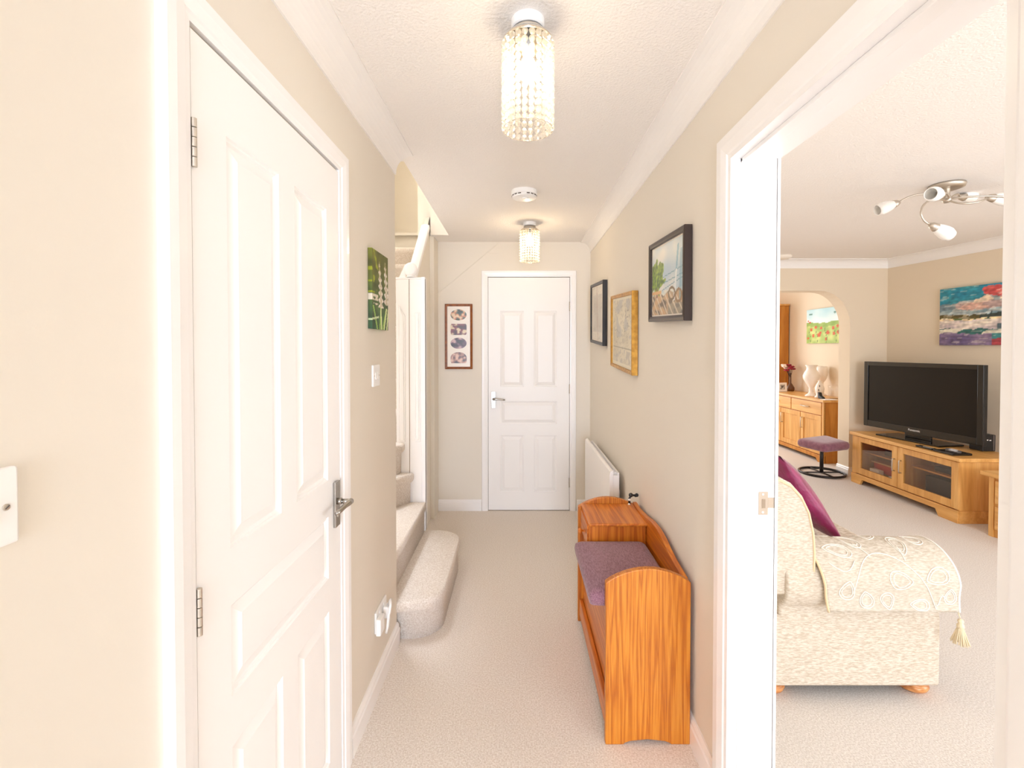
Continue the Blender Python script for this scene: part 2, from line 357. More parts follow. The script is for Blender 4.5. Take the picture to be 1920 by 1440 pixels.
# door casings: profiled boards mitred round an opening
def casing(name, P, u0, u1, v1, w, t, wtop=None, legs=(1, 1)):
    """P(u,v,d)->world. inner opening u0..u1, top v1; profile across the width"""
    wt = wtop or w
    prof = [(0, 0), (0, t * .55), (.18, t * .62), (.25, t * .8), (.62, t), (.94, t), (1, t * .75), (1, 0)]
    bm = NB()
    def ring(k):
        s, d = prof[k]
        return [(u0 - w * s, 0, d), (u0 - w * s, v1 + wt * s, d), (u1 + w * s, v1 + wt * s, d), (u1 + w * s, 0, d)]
    rr = [[bm.verts.new(P(*p)) for p in ring(k)] for k in range(len(prof))]
    for a, b in zip(rr, rr[1:]):
        for i in range(3): bm.faces.new((a[i], a[i + 1], b[i + 1], b[i]))
    return struct(name, bm, M_white)
PL = lambda u, v, d: (XL + d, u, v)
PR = lambda u, v, d: (XR - d, u, v)
PB = lambda u, v, d: (u, YB - d, v)
PRL = lambda u, v, d: (XJ + d, u, v)
casing('trim_5', PL, DL0 - .006, DL1 + .004, DLT + .004, .066, .017, .06)
casing('trim_6', PR, O0 - .008, O1 - .004, OT, .082, .018, .078)
casing('trim_7', PB, -.250, .446, 1.99, .052, .017)
casing('trim_8', PRL, O0 - .008, O1 - .004, OT, .07, .016)
# doorway lining of the lounge opening
bm = NB(); bx(bm, XR - .002, XJ + .002, O1, O1 + .022, 0, OT + .02); bx(bm, XR - .002, XJ + .002, O0 - .022, O0, 0, OT + .02); bx(bm, XR - .002, XJ + .002, O0, O1, OT, OT + .022)
bx(bm, XR + .02, XR + .055, O1 - .012, O1, 0, OT); bx(bm, XR + .02, XR + .055, O0, O0 + .012, 0, OT); bx(bm, XR + .02, XR + .055, O0, O1, OT - .012, OT)
lining = struct('trim_9', bm, M_white, bevel=.002)
# strike plate on the far jamb
Yj = O1 - .0015
sp = NB(); bx(sp, .700, .727, Yj, O1 + .001, .905, .972); bx(sp, .727, .747, Yj, O1 + .001, .925, .955)
spo = obj('strike_plate', sp, M_keep, lining, bevel=.0006); spo['label'] = 'brushed metal latch keep'
hb = NB(); bx(hb, .709, .719, Yj - .001, O1, .925, .951); obj('latch_slot', hb, M_gap, spo)
for z in (.913, .965):
    s = NB(); lathe(s, [(0, 0), (.003, 0), (.003, .001), (0, .0014)], (.712, Yj, z), (0, -1, 0), 12); obj('screw', s, M_plastic, spo)

# ------------------------------------------------------------------ panelled doors
def door(name, P, u0, u1, v1, panels, depth, label):
    v0 = .006
    us = sorted({u0, u1} | {p[0] for p in panels} | {p[1] for p in panels}); vs = sorted({v0, v1} | {p[2] for p in panels} | {p[3] for p in panels})
    bm = NB(); cache = {}
    def V(u, v, d):
        k = (round(u, 4), round(v, 4), round(d, 4))
        if k not in cache: cache[k] = bm.verts.new(P(*k))
        return cache[k]
    for a, b in zip(us, us[1:]):
        for c, d in zip(vs, vs[1:]):
            mu, mv = (a + b) / 2, (c + d) / 2
            if any(p[0] < mu < p[1] and p[2] < mv < p[3] for p in panels): continue
            bm.faces.new((V(a, c, 0), V(b, c, 0), V(b, d, 0), V(a, d, 0)))
    D = -.038                                  # thickness
    bm.faces.new((V(u0, v0, D), V(u0, v1, D), V(u1, v1, D), V(u1, v0, D)))
    def side(pts):
        for (a, b), (c, d) in zip(pts, pts[1:]): bm.faces.new((V(a, b, 0), V(c, d, 0), V(c, d, D), V(a, b, D)))
    side([(u0, v) for v in vs]); side([(u1, v) for v in vs]); side([(u, v0) for u in us]); side([(u, v1) for u in us])
    leaf = struct(name, bm, M_door); leaf['label'] = label
    for (a, b, c, d) in panels:
        pb = NB(); steps = [(0, 0), (.003, -.0045), (.007, -.0045), (.012, -.009), (.034, -.002), (.037, -.0005)]
        rings = [[pb.verts.new(P(x, y, z)) for x, y in ((a + s, c + s), (b - s, c + s), (b - s, d - s), (a + s, d - s))] for s, z in steps]
        for r0, r1 in zip(rings, rings[1:]):
            for i in range(4): pb.faces.new((r0[i], r0[(i + 1) % 4], r1[(i + 1) % 4], r1[i]))
        pb.faces.new(rings[-1]); obj('panel', pb, M_door, leaf)
    return leaf
XF = XL + .006                                # left leaf face
PLL = lambda u, v, d: (XF + d, u, v)
PBB = lambda u, v, d: (u, YB - .004 - d, v)
d1 = door('door_1', PLL, DL0, DL1, DLT - .004, [(.916, 1.116, .995, 1.80), (1.194, 1.392, .995, 1.80), (.916, 1.392, .70, .885), (.916, 1.116, .14, .60), (1.194, 1.392, .14, .60)], .04, 'white five-panel cupboard door on the left wall')
d2 = door('door_2', PBB, -.247, .443, 1.985, [(-.145, .055, 1.06, 1.70), (.14, .335, 1.06, 1.70), (-.145, .335, .74, .935), (-.145, .055, .16, .645), (.14, .335, .16, .645)], .04, 'white five-panel door at the far end of the hall')
# dark shadow gap lines round the leaves
for P, a, b, t in ((PLL, DL0, DL1, DLT), (PBB, -.247, .443, 1.985)): pass
def hinge(P, u, v, leaf, hh=.085):
    bm = NB()
    for k in range(5):
        z0 = v + k * hh / 5; tube(bm, [P(u, z0 + .0008, .004), P(u, z0 + hh / 5 - .0008, .004)], .0048, 10)
    obj('hinge', bm, M_steel, leaf, smooth=False)
for z in (1.703, .882, .20): hinge(PLL, DL0 + .001, z, d1)
for z in (1.70, 1.0, .20): hinge(PBB, .443, z, d2, .08)
def lever(P, u, v, leaf, du, s=1.0):
    """backplate with a lever that points in du"""
    bm = NB()
    c = [P(*q) for q in ((u - .0175, v - .078, 0), (u + .0175, v - .078, 0), (u + .0175, v + .062, 0), (u - .0175, v + .062, 0), (u - .0175, v - .078, .009), (u + .0175, v - .078, .009), (u + .0175, v + .062, .009), (u - .0175, v + .062, .009))]
    vv = [bm.verts.new(p) for p in c]
    for f in ((3, 2, 1, 0), (4, 5, 6, 7), (0, 1, 5, 4), (1, 2, 6, 5), (2, 3, 7, 6), (3, 0, 4, 7)): bm.faces.new([vv[i] for i in f])
    pl = obj('handle', bm, M_chrome, leaf, bevel=.002); pl['label'] = 'satin chrome lever handle'
    bm = NB(); tube(bm, [P(u, v, .008), P(u, v, .02)], .010, 14); tube(bm, [P(u, v, .018), P(u, v, .045)], .0075, 14)
    pts = [(0, 0, .048), (.02, .002, .05), (.05, .001, .047), (.08, -.003, .044), (.10, -.004, .042)]
    tube(bm, [P(u + du * a, v + b, d) for a, b, d in pts], .008, 12, radii=[.0095, .009, .0078, .0075, .006])
    obj('lever', bm, M_chrome, pl, smooth=True)
    bm = NB(); tube(bm, [P(u, v - .045, .009), P(u, v - .045, .0105)], .006, 12); obj('turn_button', bm, M_steel, pl)
lever(PLL, 1.446, .915, d1, -1)
lever(PBB, -.203, .955, d2, 1)

# thin painted-over cable on the back wall
bm = NB(); tube(bm, [(-.687, YB - .002, 1.837), (-.158, YB - .002, 2.278)], .0028, 6); tube(bm, [(-.22, YB - .002, 2.226), (-.236, YB - .002, 2.205), (-.236, YB - .002, 2.19), (-.16, YB - .002, 2.19)], .002, 6)
tube(bm, [(-.70, YB - .004, 1.83), (-.68, YB - .004, 1.84)], .007, 8)
struct('trim_10', bm, M_wall)

# ------------------------------------------------------------------ staircase
st = thing('staircase', 'beige carpeted stairs with a rounded bottom step and white panelled side', 'staircase', (-.6, 2.7, 0))
def step_poly(x0, x1, y0, y1, r, n=8):
    p = [(x0, y0)]
    for k in range(n + 1): a = R(-90 + 90 * k / n); p.append((x1 - r + r * math.cos(a), y0 + r * .85 + r * .85 * math.sin(a)))
    for k in range(n + 1): a = R(90 * k / n); p.append((x1 - r + r * math.cos(a), y1 - r * .95 + r * .95 * math.sin(a)))
    p.append((x0, y1)); return p
def carpet_step(poly, z0, z1, name='step'):
    """riser a little recessed under a rounded nosing"""
    cx = sum(p[0] for p in poly) / len(poly); cy = sum(p[1] for p in poly) / len(poly)
    def off(p, s):
        v = Vector((p[0] - cx, p[1] - cy)); l = v.length; v = v * ((l - s) / l); return (cx + v.x, cy + v.y)
    lv = [(.026, z0), (.024, z1 - .064), (.010, z1 - .056), (.001, z1 - .042), (0, z1 - .03), (.001, z1 - .014), (.008, z1 - .003), (.020, z1)]
    bm = NB(); rings = [[bm.verts.new((*off(p, s), z)) for p in poly] for s, z in lv]; n = len(poly)
    for a, b in zip(rings, rings[1:]):
        for i in range(n): bm.faces.new((a[i], a[(i + 1) % n], b[(i + 1) % n], b[i]))
    bm.faces.new(rings[-1]); bm.faces.new(list(reversed(rings[0])))
    return obj(name, bm, M_carpet, st, smooth=True)
s1 = step_poly(-.75, -.362, 2.19, 3.075, .165); carpet_step(s1, 0, .192)
def flat(o): 
    for p in o.data.polygons:
        if abs(p.normal.z) > .9: p.use_smooth = False
carpet_step([(-.95, 2.20), (-.595, 2.20), (-.595, 3.052), (-.95, 3.052)], .192, .384)
carpet_step([(-1.71, 2.20), (-1.25, 2.20), (-.675, 3.04), (-.675, 3.052), (-1.71, 3.052)], .384, .576)
carpet_step([(-1.71, 2.6), (-.735, 3.0), (-.735, 3.16), (-1.71, 3.16)], .576, .768)
for k in range(8):
    y = 3.08 + .21 * k
    carpet_step([(-1.715, y), (-.735, y), (-.735, y + .24), (-1.715, y + .24)], .58 + .2 * k, .96 + .2 * k)
# panelled newel boxing facing the hall
YN = 3.058
bm = NB(); bx(bm, -.79, -.600, YN, YN + .022, .192, 1.845); bx(bm, -.625, -.600, YN - .006, YN + .05, .192, 1.85)
bx(bm, -.79, -.598, YN - .004, YN + .04, 1.835, 1.848)
npn = obj('side_panel', bm, M_white, st, bevel=.003); npn['label'] = 'white panelled boxing at the turn of the stairs'
def mould(poly):
    pb = NB(); cx = sum(p[0] for p in poly) / 4; cy = sum(p[1] for p in poly) / 4
    def ins(p, s): return (p[0] + s * (1 if p[0] < cx else -1), p[1] + s * (1 if p[1] < cy else -1))
    rings = [[pb.verts.new((*[ins(p, s)[0]], YN - d, ins(p, s)[1])) for p in poly] for s, d in ((0, 0), (.003, .006), (.008, .003), (.012, .008), (.015, .008))]
    for a, b in zip(rings, rings[1:]):
        for i in range(4): pb.faces.new((a[i], a[(i + 1) % 4], b[(i + 1) % 4], b[i]))
    pb.faces.new(rings[-1]); obj('panel', pb, M_white, npn)
mould([(-.668, .775), (-.632, .775), (-.632, 1.62), (-.668, 1.62)])
mould([(-.775, .775), (-.730, .775), (-.730, 1.60), (-.775, 1.67)])
bm = NB(); bx(bm, -.7055, -.702, YN - .002, YN, .192, 1.84); obj('joint', bm, M_gap, npn)
# solid balustrade rising with the flight, string and cap
bm = NB(); prism(bm, [(YN + .02, .0), (3.79, 0), (3.79, 2.44), (YN + .14, 1.80), (YN + .02, 1.80)], 0, -.735, -.705); obj('balustrade', bm, M_wall, st)
bm = NB(); dr = Vector((0, .378, .37)).normalized()
a = Vector((-.715, YN + .06, 1.80)); b = Vector((-.715, 3.68, 2.335))
up = Vector((0, -dr.z, dr.y))
for p, q in ((a, b),):
    vs = []
    for c in (p, q):
        for su, sx in ((-.018, -.032), (-.018, .032), (.014, .032), (.022, 0.012), (.022, -.012), (.014, -.032)): vs.append(bm.verts.new(c + up * su + Vector((sx, 0, 0))))
    for i in range(6): bm.faces.new((vs[i], vs[(i + 1) % 6], vs[6 + (i + 1) % 6], vs[6 + i]))
    bm.faces.new(vs[:6]); bm.faces.new(list(reversed(vs[6:])))
obj('handrail', bm, M_white, st, bevel=.004)
bm = NB(); lathe(bm, [(0, -.018), (.03, -.018), (.042, -.012), (.045, 0), (.042, .012), (.03, .02), (0, .02)], (-.692, YN - .004, 1.898), (0, -1, 0), 28)
lathe(bm, [(.03, 0), (.03, .006), (.02, .012), (.02, .03)], (-.692, YN + .01, 1.848), (0, 0, 1), 20)
obj('newel_cap', bm, M_white, st, smooth=True)
bm = NB(); prism(bm, [(-.775, 1.848), (-.735, 1.848), (-.735, 1.935)], 1, YN + .02, YN + .05); obj('string_end', bm, M_white, st)

# ------------------------------------------------------------------ bench with a drawer box
bn = thing('telephone_bench', 'honey pine hall bench with mauve seat against the right wall', 'bench', (.46, 2.0, 0))
def end_panel(y0, y1, zs, za, name='side_panel'):
    x0, x1 = .308, .605; p = []
    n = 14
    for k in range(n + 1):                       # arched top
        u = k / n; p.append((x0 + (x1 - x0) * u, zs + (za - zs) * math.sin(math.pi * u) ** .8 if 0 < u < 1 else zs))
    foot = [(x1, 0), (.538, 0), (.532, .006), (.515, .012), (.455, .018), (.395, .012), (.378, .006), (.372, 0), (x0, 0)]
    bm = NB(); prism(bm, p + foot, 1, y0, y1); return obj(name, bm, M_pine, bn, bevel=.004, seg=3)
end_panel(1.619, 1.643, .572, .621); end_panel(2.361, 2.385, .585, .634)
bp = [(1.643, .578), (1.68, .583), (1.75, .592), (1.82, .606), (1.88, .624), (1.95, .634), (2.03, .634), (2.12, .622), (2.2, .612), (2.28, .609), (2.361, .612)]
bm = NB(); prism(bm, [(y, z) for y, z in bp] + [(2.361, .06), (1.643, .06)], 0, .582, .603); obj('back_panel', bm, M_pineh, bn, bevel=.004, seg=3)
box('seat_lid', M_pineh, bn, .318, .58, 1.645, 2.10, .448, .468, bevel=.004)
box('front_panel', M_pineh, bn, .334, .346, 1.643, 2.361, .10, .448)
box('base_rail', M_pineh, bn, .314, .334, 1.643, 2.361, .035, .118, bevel=.005)
bm = NB(); prism(bm, [(.325, .468), (.58, .468), (.58, .588), (.325, .588)], 1, 2.105, 2.36); obj('drawer_box', bm, M_pinef, bn, bevel=.002)
box('box_top', M_pineh, bn, .322, .584, 2.087, 2.361, .588, .602, bevel=.005)
dw = box('drawer', M_pineh, bn, .318, .326, 2.125, 2.345, .482, .58, bevel=.002)
bm = NB(); lathe(bm, [(.005, 0), (.005, .006), (.011, .012), (.012, .018), (.008, .024), (0, .025)], (.318, 2.245, .51), (-1, 0, 0), 16); obj('knob', bm, M_pineh, dw, smooth=True)
# seat cushion
bm = NB(); nx, ny = 10, 16
def cpad(x0, x1, y0, y1, z0, z1, m, nm, par, puff=.006):
    bm = NB()
    for z, s, t in ((z0, .012, 0), (z0 + .008, .002, 0), ((z0 + z1) / 2, 0, 0), (z1 - .010, .003, 0), (z1 - .002, .014, 0)):
        pass
    prof = [(.014, z0), (.003, z0 + .007), (0, (z0 + z1) / 2), (.003, z1 - .012), (.014, z1 - .003), (.03, z1)]
    def rr(s, n=5):
        a0, a1, b0, b1 = x0 + s, x1 - s, y0 + s, y1 - s; r = .02; q = []
        for cx, cy, st_ in ((a1 - r, b1 - r, 0), (a0 + r, b1 - r, 90), (a0 + r, b0 + r, 180), (a1 - r, b0 + r, 270)):
            for k in range(n): a = R(st_ + 90 * k / (n - 1)); q.append((cx + r * math.cos(a), cy + r * math.sin(a)))
        return q
    rings = [[bm.verts.new((*p, z)) for p in rr(s)] for s, z in prof]; n = len(rings[0])
    for a, b in zip(rings, rings[1:]):
        for i in range(n): bm.faces.new((a[i], a[(i + 1) % n], b[(i + 1) % n], b[i]))
    c = bm.verts.new(((x0 + x1) / 2, (y0 + y1) / 2, z1 + puff))
    for i in range(n): bm.faces.new((rings[-1][i], rings[-1][(i + 1) % n], c))
    bm.faces.new(list(reversed(rings[0])))
    return obj(nm, bm, m, par, smooth=True)
cpad(.255, .572, 1.645, 2.098, .470, .527, M_purple, 'seat_cushion', bn)
# cord with knots and beads left on the back corner of the bench
tk = thing('black_cord_trinket', 'small black corded trinket with pale beads hooked over bench back corner', 'trinket', (.585, 2.36, .61))
bm = NB(); tube(bm, [(.566, 2.352, .600), (.563, 2.35, .63), (.575, 2.352, .647), (.592, 2.356, .645), (.598, 2.365, .638), (.612, 2.372, .640)], .0055, 8); ball(bm, (.572, 2.352, .648), .011); ball(bm, (.606, 2.37, .642), .0095)
obj('cord', bm, M_matblk, tk, smooth=True)
for p in ((.563, 2.347, .626), (.562, 2.347, .602)):
    bm = NB(); ball(bm, p, .0062); obj('bead', bm, M_vase, tk, smooth=True)

# ------------------------------------------------------------------ radiator
rd = thing('radiator', 'white panel radiator on the right wall beyond the bench', 'radiator', (.56, 3.17, .12))
bm = NB(); prism(bm, [(.545, .12), (.533, .128), (.530, .14), (.530, .66), (.533, .675), (.545, .683), (.552, .683), (.552, .12)], 1, 2.684, 3.66); obj('front_panel', bm, M_rad, rd, bevel=.003)
box('back_panel', M_rad, rd, .578, .590, 2.70, 3.645, .13, .668)
bm = NB()
for k in range(30): y = 2.72 + k * .0313; bx(bm, .552, .578, y, y + .002, .15, .665)
o = obj('convector_fins', bm, M_rad, rd); o['kind'] = 'stuff'
bm = NB(); bx(bm, .545, .582, 2.69, 2.694, .15, .655); obj('end_cover', bm, M_rad, rd)
for y in (2.82, 3.5): box('bracket', M_plastic, rd, .590, XR - .001, y, y + .04, .2, .53, bevel=.001)
bm = NB(); lathe(bm, [(0, 0), (.008, 0), (.008, .03), (.016, .034), (.016, .08), (0, .085)], (.565, 2.66, .13), (0, 0, 1), 14); tube(bm, [(.565, 2.66, .13), (.565, 2.66, .0)], .007, 8); tube(bm, [(.565, 2.66, .14), (.565, 2.69, .14)], .007, 8); obj('valve', bm, M_plastic, rd, smooth=True)

# ------------------------------------------------------------------ switches and sockets
def plate(name, label, cat, y, z, w=.086, h=.086):
    t = thing(name, label, cat, (XL, y, z))
    box('faceplate', M_plastic, t, XL - .0, XL + .009, y - w / 2, y + w / 2, z - h / 2, z + h / 2, bevel=.003)
    return t
t = plate('light_switch', 'white light switch under the narrow flower canvas', 'switch', 1.873, 1.279)
for k in (-.012, .012):
    bm = NB(); prism(bm, [(XL + .009, 1.265), (XL + .013, 1.265), (XL + .010, 1.293), (XL + .009, 1.293)], 1, 1.873 + k - .008, 1.873 + k + .008); obj('rocker', bm, M_plastic, t, bevel=.001)
for k in (-.03, .03):
    bm = NB(); lathe(bm, [(0, .0105), (.003, .010), (.003, .009)], (XL, 1.873 + k, 1.279), (1, 0, 0), 10); obj('screw', bm, M_steel, t)
t = plate('light_switch', 'white light switch cut by the left picture edge', 'switch', .483, 1.215)
bm = NB(); prism(bm, [(XL + .009, 1.199), (XL + .014, 1.199), (XL + .010, 1.231), (XL + .009, 1.231)], 1, .472, .493); obj('rocker', bm, M_plastic, t, bevel=.001)
for y in (.512, .454):
    bm = NB(); lathe(bm, [(0, .0106), (.0035, .0102), (.0038, .009)], (XL, y, 1.215), (1, 0, 0), 14); s = obj('screw', bm, M_steel, t)
    bm = NB(); tube(bm, [(XL + .0108, y - .002, 1.2135), (XL + .0108, y + .002, 1.2165)], .0006, 6); obj('screw_slot', bm, M_grey, s)
t = plate('double_socket', 'white double wall socket low on the left wall by the stairs', 'socket', 1.925, .288, .146, .086)
for k in (1.895, 1.955):
    bm = NB(); prism(bm, [(XL + .009, .31), (XL + .012, .31), (XL + .010, .322), (XL + .009, .322)], 1, k - .006, k + .006); obj('rocker', bm, M_plastic, t)
bm = NB(); bx(bm, XL + .0088, XL + .0094, 1.962, 1.967, .295, .302); obj('pin_hole', bm, M_grey, t)
t = thing('mains_plug', 'white square adaptor plugged into the nearer socket', 'plug', (XL + .01, 1.865, .28))
box('body', M_plastic, t, XL + .009, XL + .030, 1.838, 1.893, .245, .312, bevel=.005)
t = thing('mains_plug', 'white moulded plug with hanging lead in the farther socket', 'plug', (XL + .01, 1.95, .30))
bm = NB(); bx(bm, XL + .009, XL + .036, 1.93, 1.976, .262, .312); obj('body', bm, M_plastic, t, bevel=.008)
bm = NB(); tube(bm, [(XL + .028, 1.945, .312), (XL + .045, 1.93, .345), (XL + .048, 1.912, .33), (XL + .042, 1.905, .29), (XL + .036, 1.91, .24), (XL + .03, 1.915, .215)], .0055, 8); tube(bm, [(XL + .028, 1.95, .31), (XL + .03, 1.96, .25), (XL + .026, 1.965, .21)], .0045, 8)
obj('lead', bm, M_plastic, t, smooth=True)

# ------------------------------------------------------------------ pictures
def f_gladioli(u, v):                          # u along +Y (far), v up
    base = mixc((52, 92, 60), (96, 100, 30), v * 1.3)
    n = nz(u * 4, v * 9, 1); base = tuple(c * (1 + .35 * n) for c in base)
    if u < .35 and v > .45 and nz(u * 9, v * 16, 2) > .2: base = (150, 160, 30)
    def spike(uc, top, bot, wd, c):
        nonlocal base
        x = uc + .05 * math.sin(v * 5)
        if bot < v < top:
            ww = wd * (1 - (v - bot) / (top - bot)) ** .6 * (.75 + .35 * math.sin(v * 70))
            if abs(u - x) < ww: base = mixc(c, (205, 190, 170), .5 + 1.2 * nz(u * 22, v * 40, 3))
            if abs(u - x) < .02: base = mixc(base, (150, 140, 60), .5)
    spike(.48, .88, .28, .16, (250, 246, 238)); spike(.85, .92, .34, .17, (246, 244, 240))
    if v < .30:
        for k, (a, s) in enumerate(((.45, .25), (.55, -.1), (.62, .9), (.72, .6), (.3, -.8), (.9, .4))):
            if abs(u - (a + s * (v - .0))) < .035: base = mixc((150, 190, 90), (220, 232, 170), k % 2)
    if u < .35 and (abs(v - .40) < .035 or abs(v - .31) < .02) and nz(u * 8, v * 30, 5) > -.2: base = (222, 214, 196)
    if u < .4 and abs(v - .12 - .1 * u) < .012: base = (200, 215, 170)
    return base
cv = thing('canvas_painting', 'narrow canvas of white flower spikes on green, left wall above switch', 'painting', (XL, 1.86, 1.61))
picture('canvas', M_canvas, cv, (XL + .017, 1.792, 1.464), (0, .219, 0), (0, 0, .307), 44, 90, f_gladioli, thick=(-.016, 0, 0))

def frame_right(name, label, yn, yf, z0, z1, fw, depth, tilt, mframe, f, nu, nv, mount=None):
    """framed picture on the right wall; near end slightly lower"""
    t = thing(name, label, 'picture', (XR, (yn + yf) / 2, (z0 + z1) / 2))
    sh = lambda y: tilt * (y - (yn + yf) / 2)
    x0, x1 = XR - depth, XR - .003
    def quadbox(ya, yb, za, zb, xa, xb):
        bm = NB(); P = [(xa, ya, za + sh(ya)), (xb, ya, za + sh(ya)), (xb, yb, za + sh(yb)), (xa, yb, za + sh(yb)), (xa, ya, zb + sh(ya)), (xb, ya, zb + sh(ya)), (xb, yb, zb + sh(yb)), (xa, yb, zb + sh(yb))]
        v = [bm.verts.new(p) for p in P]
        for ff in ((3, 2, 1, 0), (4, 5, 6, 7), (0, 1, 5, 4), (1, 2, 6, 5), (2, 3, 7, 6), (3, 0, 4, 7)): bm.faces.new([v[i] for i in ff])
        return bm
    bm = NB(); 
    prof = [(0, x1), (0, x0 + .002), (.15, x0), (.55, x0 + .003), (.9, x0 + .002), (1, x0 + .005), (1, x0 + .012)]
    rings = []
    for s, x in prof:
        e = fw * s; rings.append([bm.verts.new((x, y, z + sh(y))) for y, z in ((yn + e, z0 + e), (yf - e, z0 + e), (yf - e, z1 - e), (yn + e, z1 - e))])
    for a, b in zip(rings, rings[1:]):
        for i in range(4): bm.faces.new((a[i], a[(i + 1) % 4], b[(i + 1) % 4], b[i]))
    bm.faces.new(rings[0]); obj('frame', bm, mframe, t)
    e = fw + (mount or 0)
    if mount:
        obj('mount', quadbox(yn + fw, yf - fw, z0 + fw, z1 - fw, x0 + .011, x0 + .013), M_mount, t)
    a, b = yn + e, yf - e
    picture('print', M_print, t, (x0 + .0103, b, z0 + e + sh(b)), (0, a - b, sh(a) - sh(b)), (0, 0, z1 - z0 - 2 * e), nu, nv, f)
    obj('glazing', quadbox(yn + fw, yf - fw, z0 + fw, z1 - fw, x0 + .0065, x0 + .008), M_pglass, t)
    return t
def f_boatyard(u, v):                          # u: far -> near (left to right in view)
    c = mixc((226, 226, 220), (178, 200, 214), max(0, nz(u * 3, v * 4, 1) * 1.4 + .3))
    c = mixc(c, (160, 196, 214), (u - .62) * 1.6)
    if v < .34: c = mixc((196, 214, 218), (236, 230, 214), .5 + nz(u * 10, v * 14, 2))
    # hulls, ropes and stones at the bottom
    if v < .30 + .05 * nz(u * 6, 0, 3):
        n = nz(u * 9 + v * 4, v * 13, 4)
        c = (206, 166, 120) if n > .12 else ((112, 96, 78) if n < -.22 else (188, 160, 126))
        if u > .55: c = mixc(c, (132, 134, 124), .6 if v < .14 else .1)
        if abs(math.sin((u * 1.2 + v) * 17)) > .965: c = (228, 214, 192)
    for k in (0, 1, 2):                         # ropes
        if abs(v - (.36 + .09 * k + .12 * (u - .4) * (1 if k else 1.6))) < .006 and u > .35: c = (96, 150, 168)
    if abs((u - .74) + (v - .25) * -.16) < .022 and .18 < v < .92: c = (232, 236, 236) if v < .6 else (132, 178, 198)
    if abs((u - .90) + (v - .2) * -.05) < .03 and .15 < v < .85: c = mixc(c, (120, 166, 186), .6)
    # leafy tree on the left
    d = math.hypot((u - .13) / .30, (v - .57) / .24)
    if d < 1 + .35 * nz(u * 12, v * 12, 5):
        n = nz(u * 24, v * 24, 6); c = mixc((64, 100, 18), (158, 186, 54), .5 + n * 1.1)
    if abs(u - .17) < .02 and .26 < v < .40: c = (120, 74, 44)
    if .30 < v < .36 and u < .33: c = (224, 176, 116)
    dd = math.hypot((u - .66) / .10, (v - .28) / .09)
    if .75 < dd < 1.1: c = (120, 98, 66)
    dd = math.hypot((u - .86) / .09, (v - .24) / .09)
    if .7 < dd < 1.1: c = (150, 116, 78)
    return c
frame_right('framed_painting', 'dark-framed painting of green tree and boats, nearest on right wall', 1.662, 2.112, 1.496, 1.836, .022, .032, .045, M_blkframe, f_boatyard, 90, 80, .006)
def f_map(u, v):
    c = mixc((206, 196, 170), (226, 216, 190), .5 + nz(u * 3, v * 4, 1))
    if not (.05 < u < .95 and .05 < v < .96): return (232, 222, 196)
    n = abs(nz(u * 9, v * 9, 2)); n2 = abs(nz(u * 22, v * 22, 3))
    if v > .34 and n < .035: c = (150, 140, 122)
    if n2 < .03: c = mixc(c, (160, 150, 134), .5)
    if v > .42 and nz(u * 5, v * 5, 7) > .15: c = mixc(c, (178, 176, 172), .6)
    if abs(v - .27) < .006: c = (150, 140, 116)
    if v < .25 and nz(u * 14, v * 18, 8) > .18: c = mixc(c, (176, 168, 158), .6)
    return c
frame_right('framed_map', 'gold-framed pale engraved map, middle of three on right wall', 2.405, 2.955, 1.262, 1.698, .020, .034, .055, M_gold, f_map, 70, 70)
def f_plan(u, v):
    c = (224, 216, 200)
    if .12 < u < .9 and .14 < v < .86: c = mixc((196, 188, 176), (208, 202, 190), .5 + nz(u * 4, v * 4, 3))
    if abs(u - .5 - .1 * (.5 - v)) < .014: c = (176, 140, 130)
    if abs(nz(u * 8, v * 10, 4)) < .02 and .12 < u < .9: c = mixc(c, (150, 144, 136), .6)
    return c
frame_right('framed_chart', 'slim black-framed pale chart, farthest picture on right wall', 3.23, 3.775, 1.418, 1.874, .022, .034, .06, M_blk2, f_plan, 40, 50, .008)

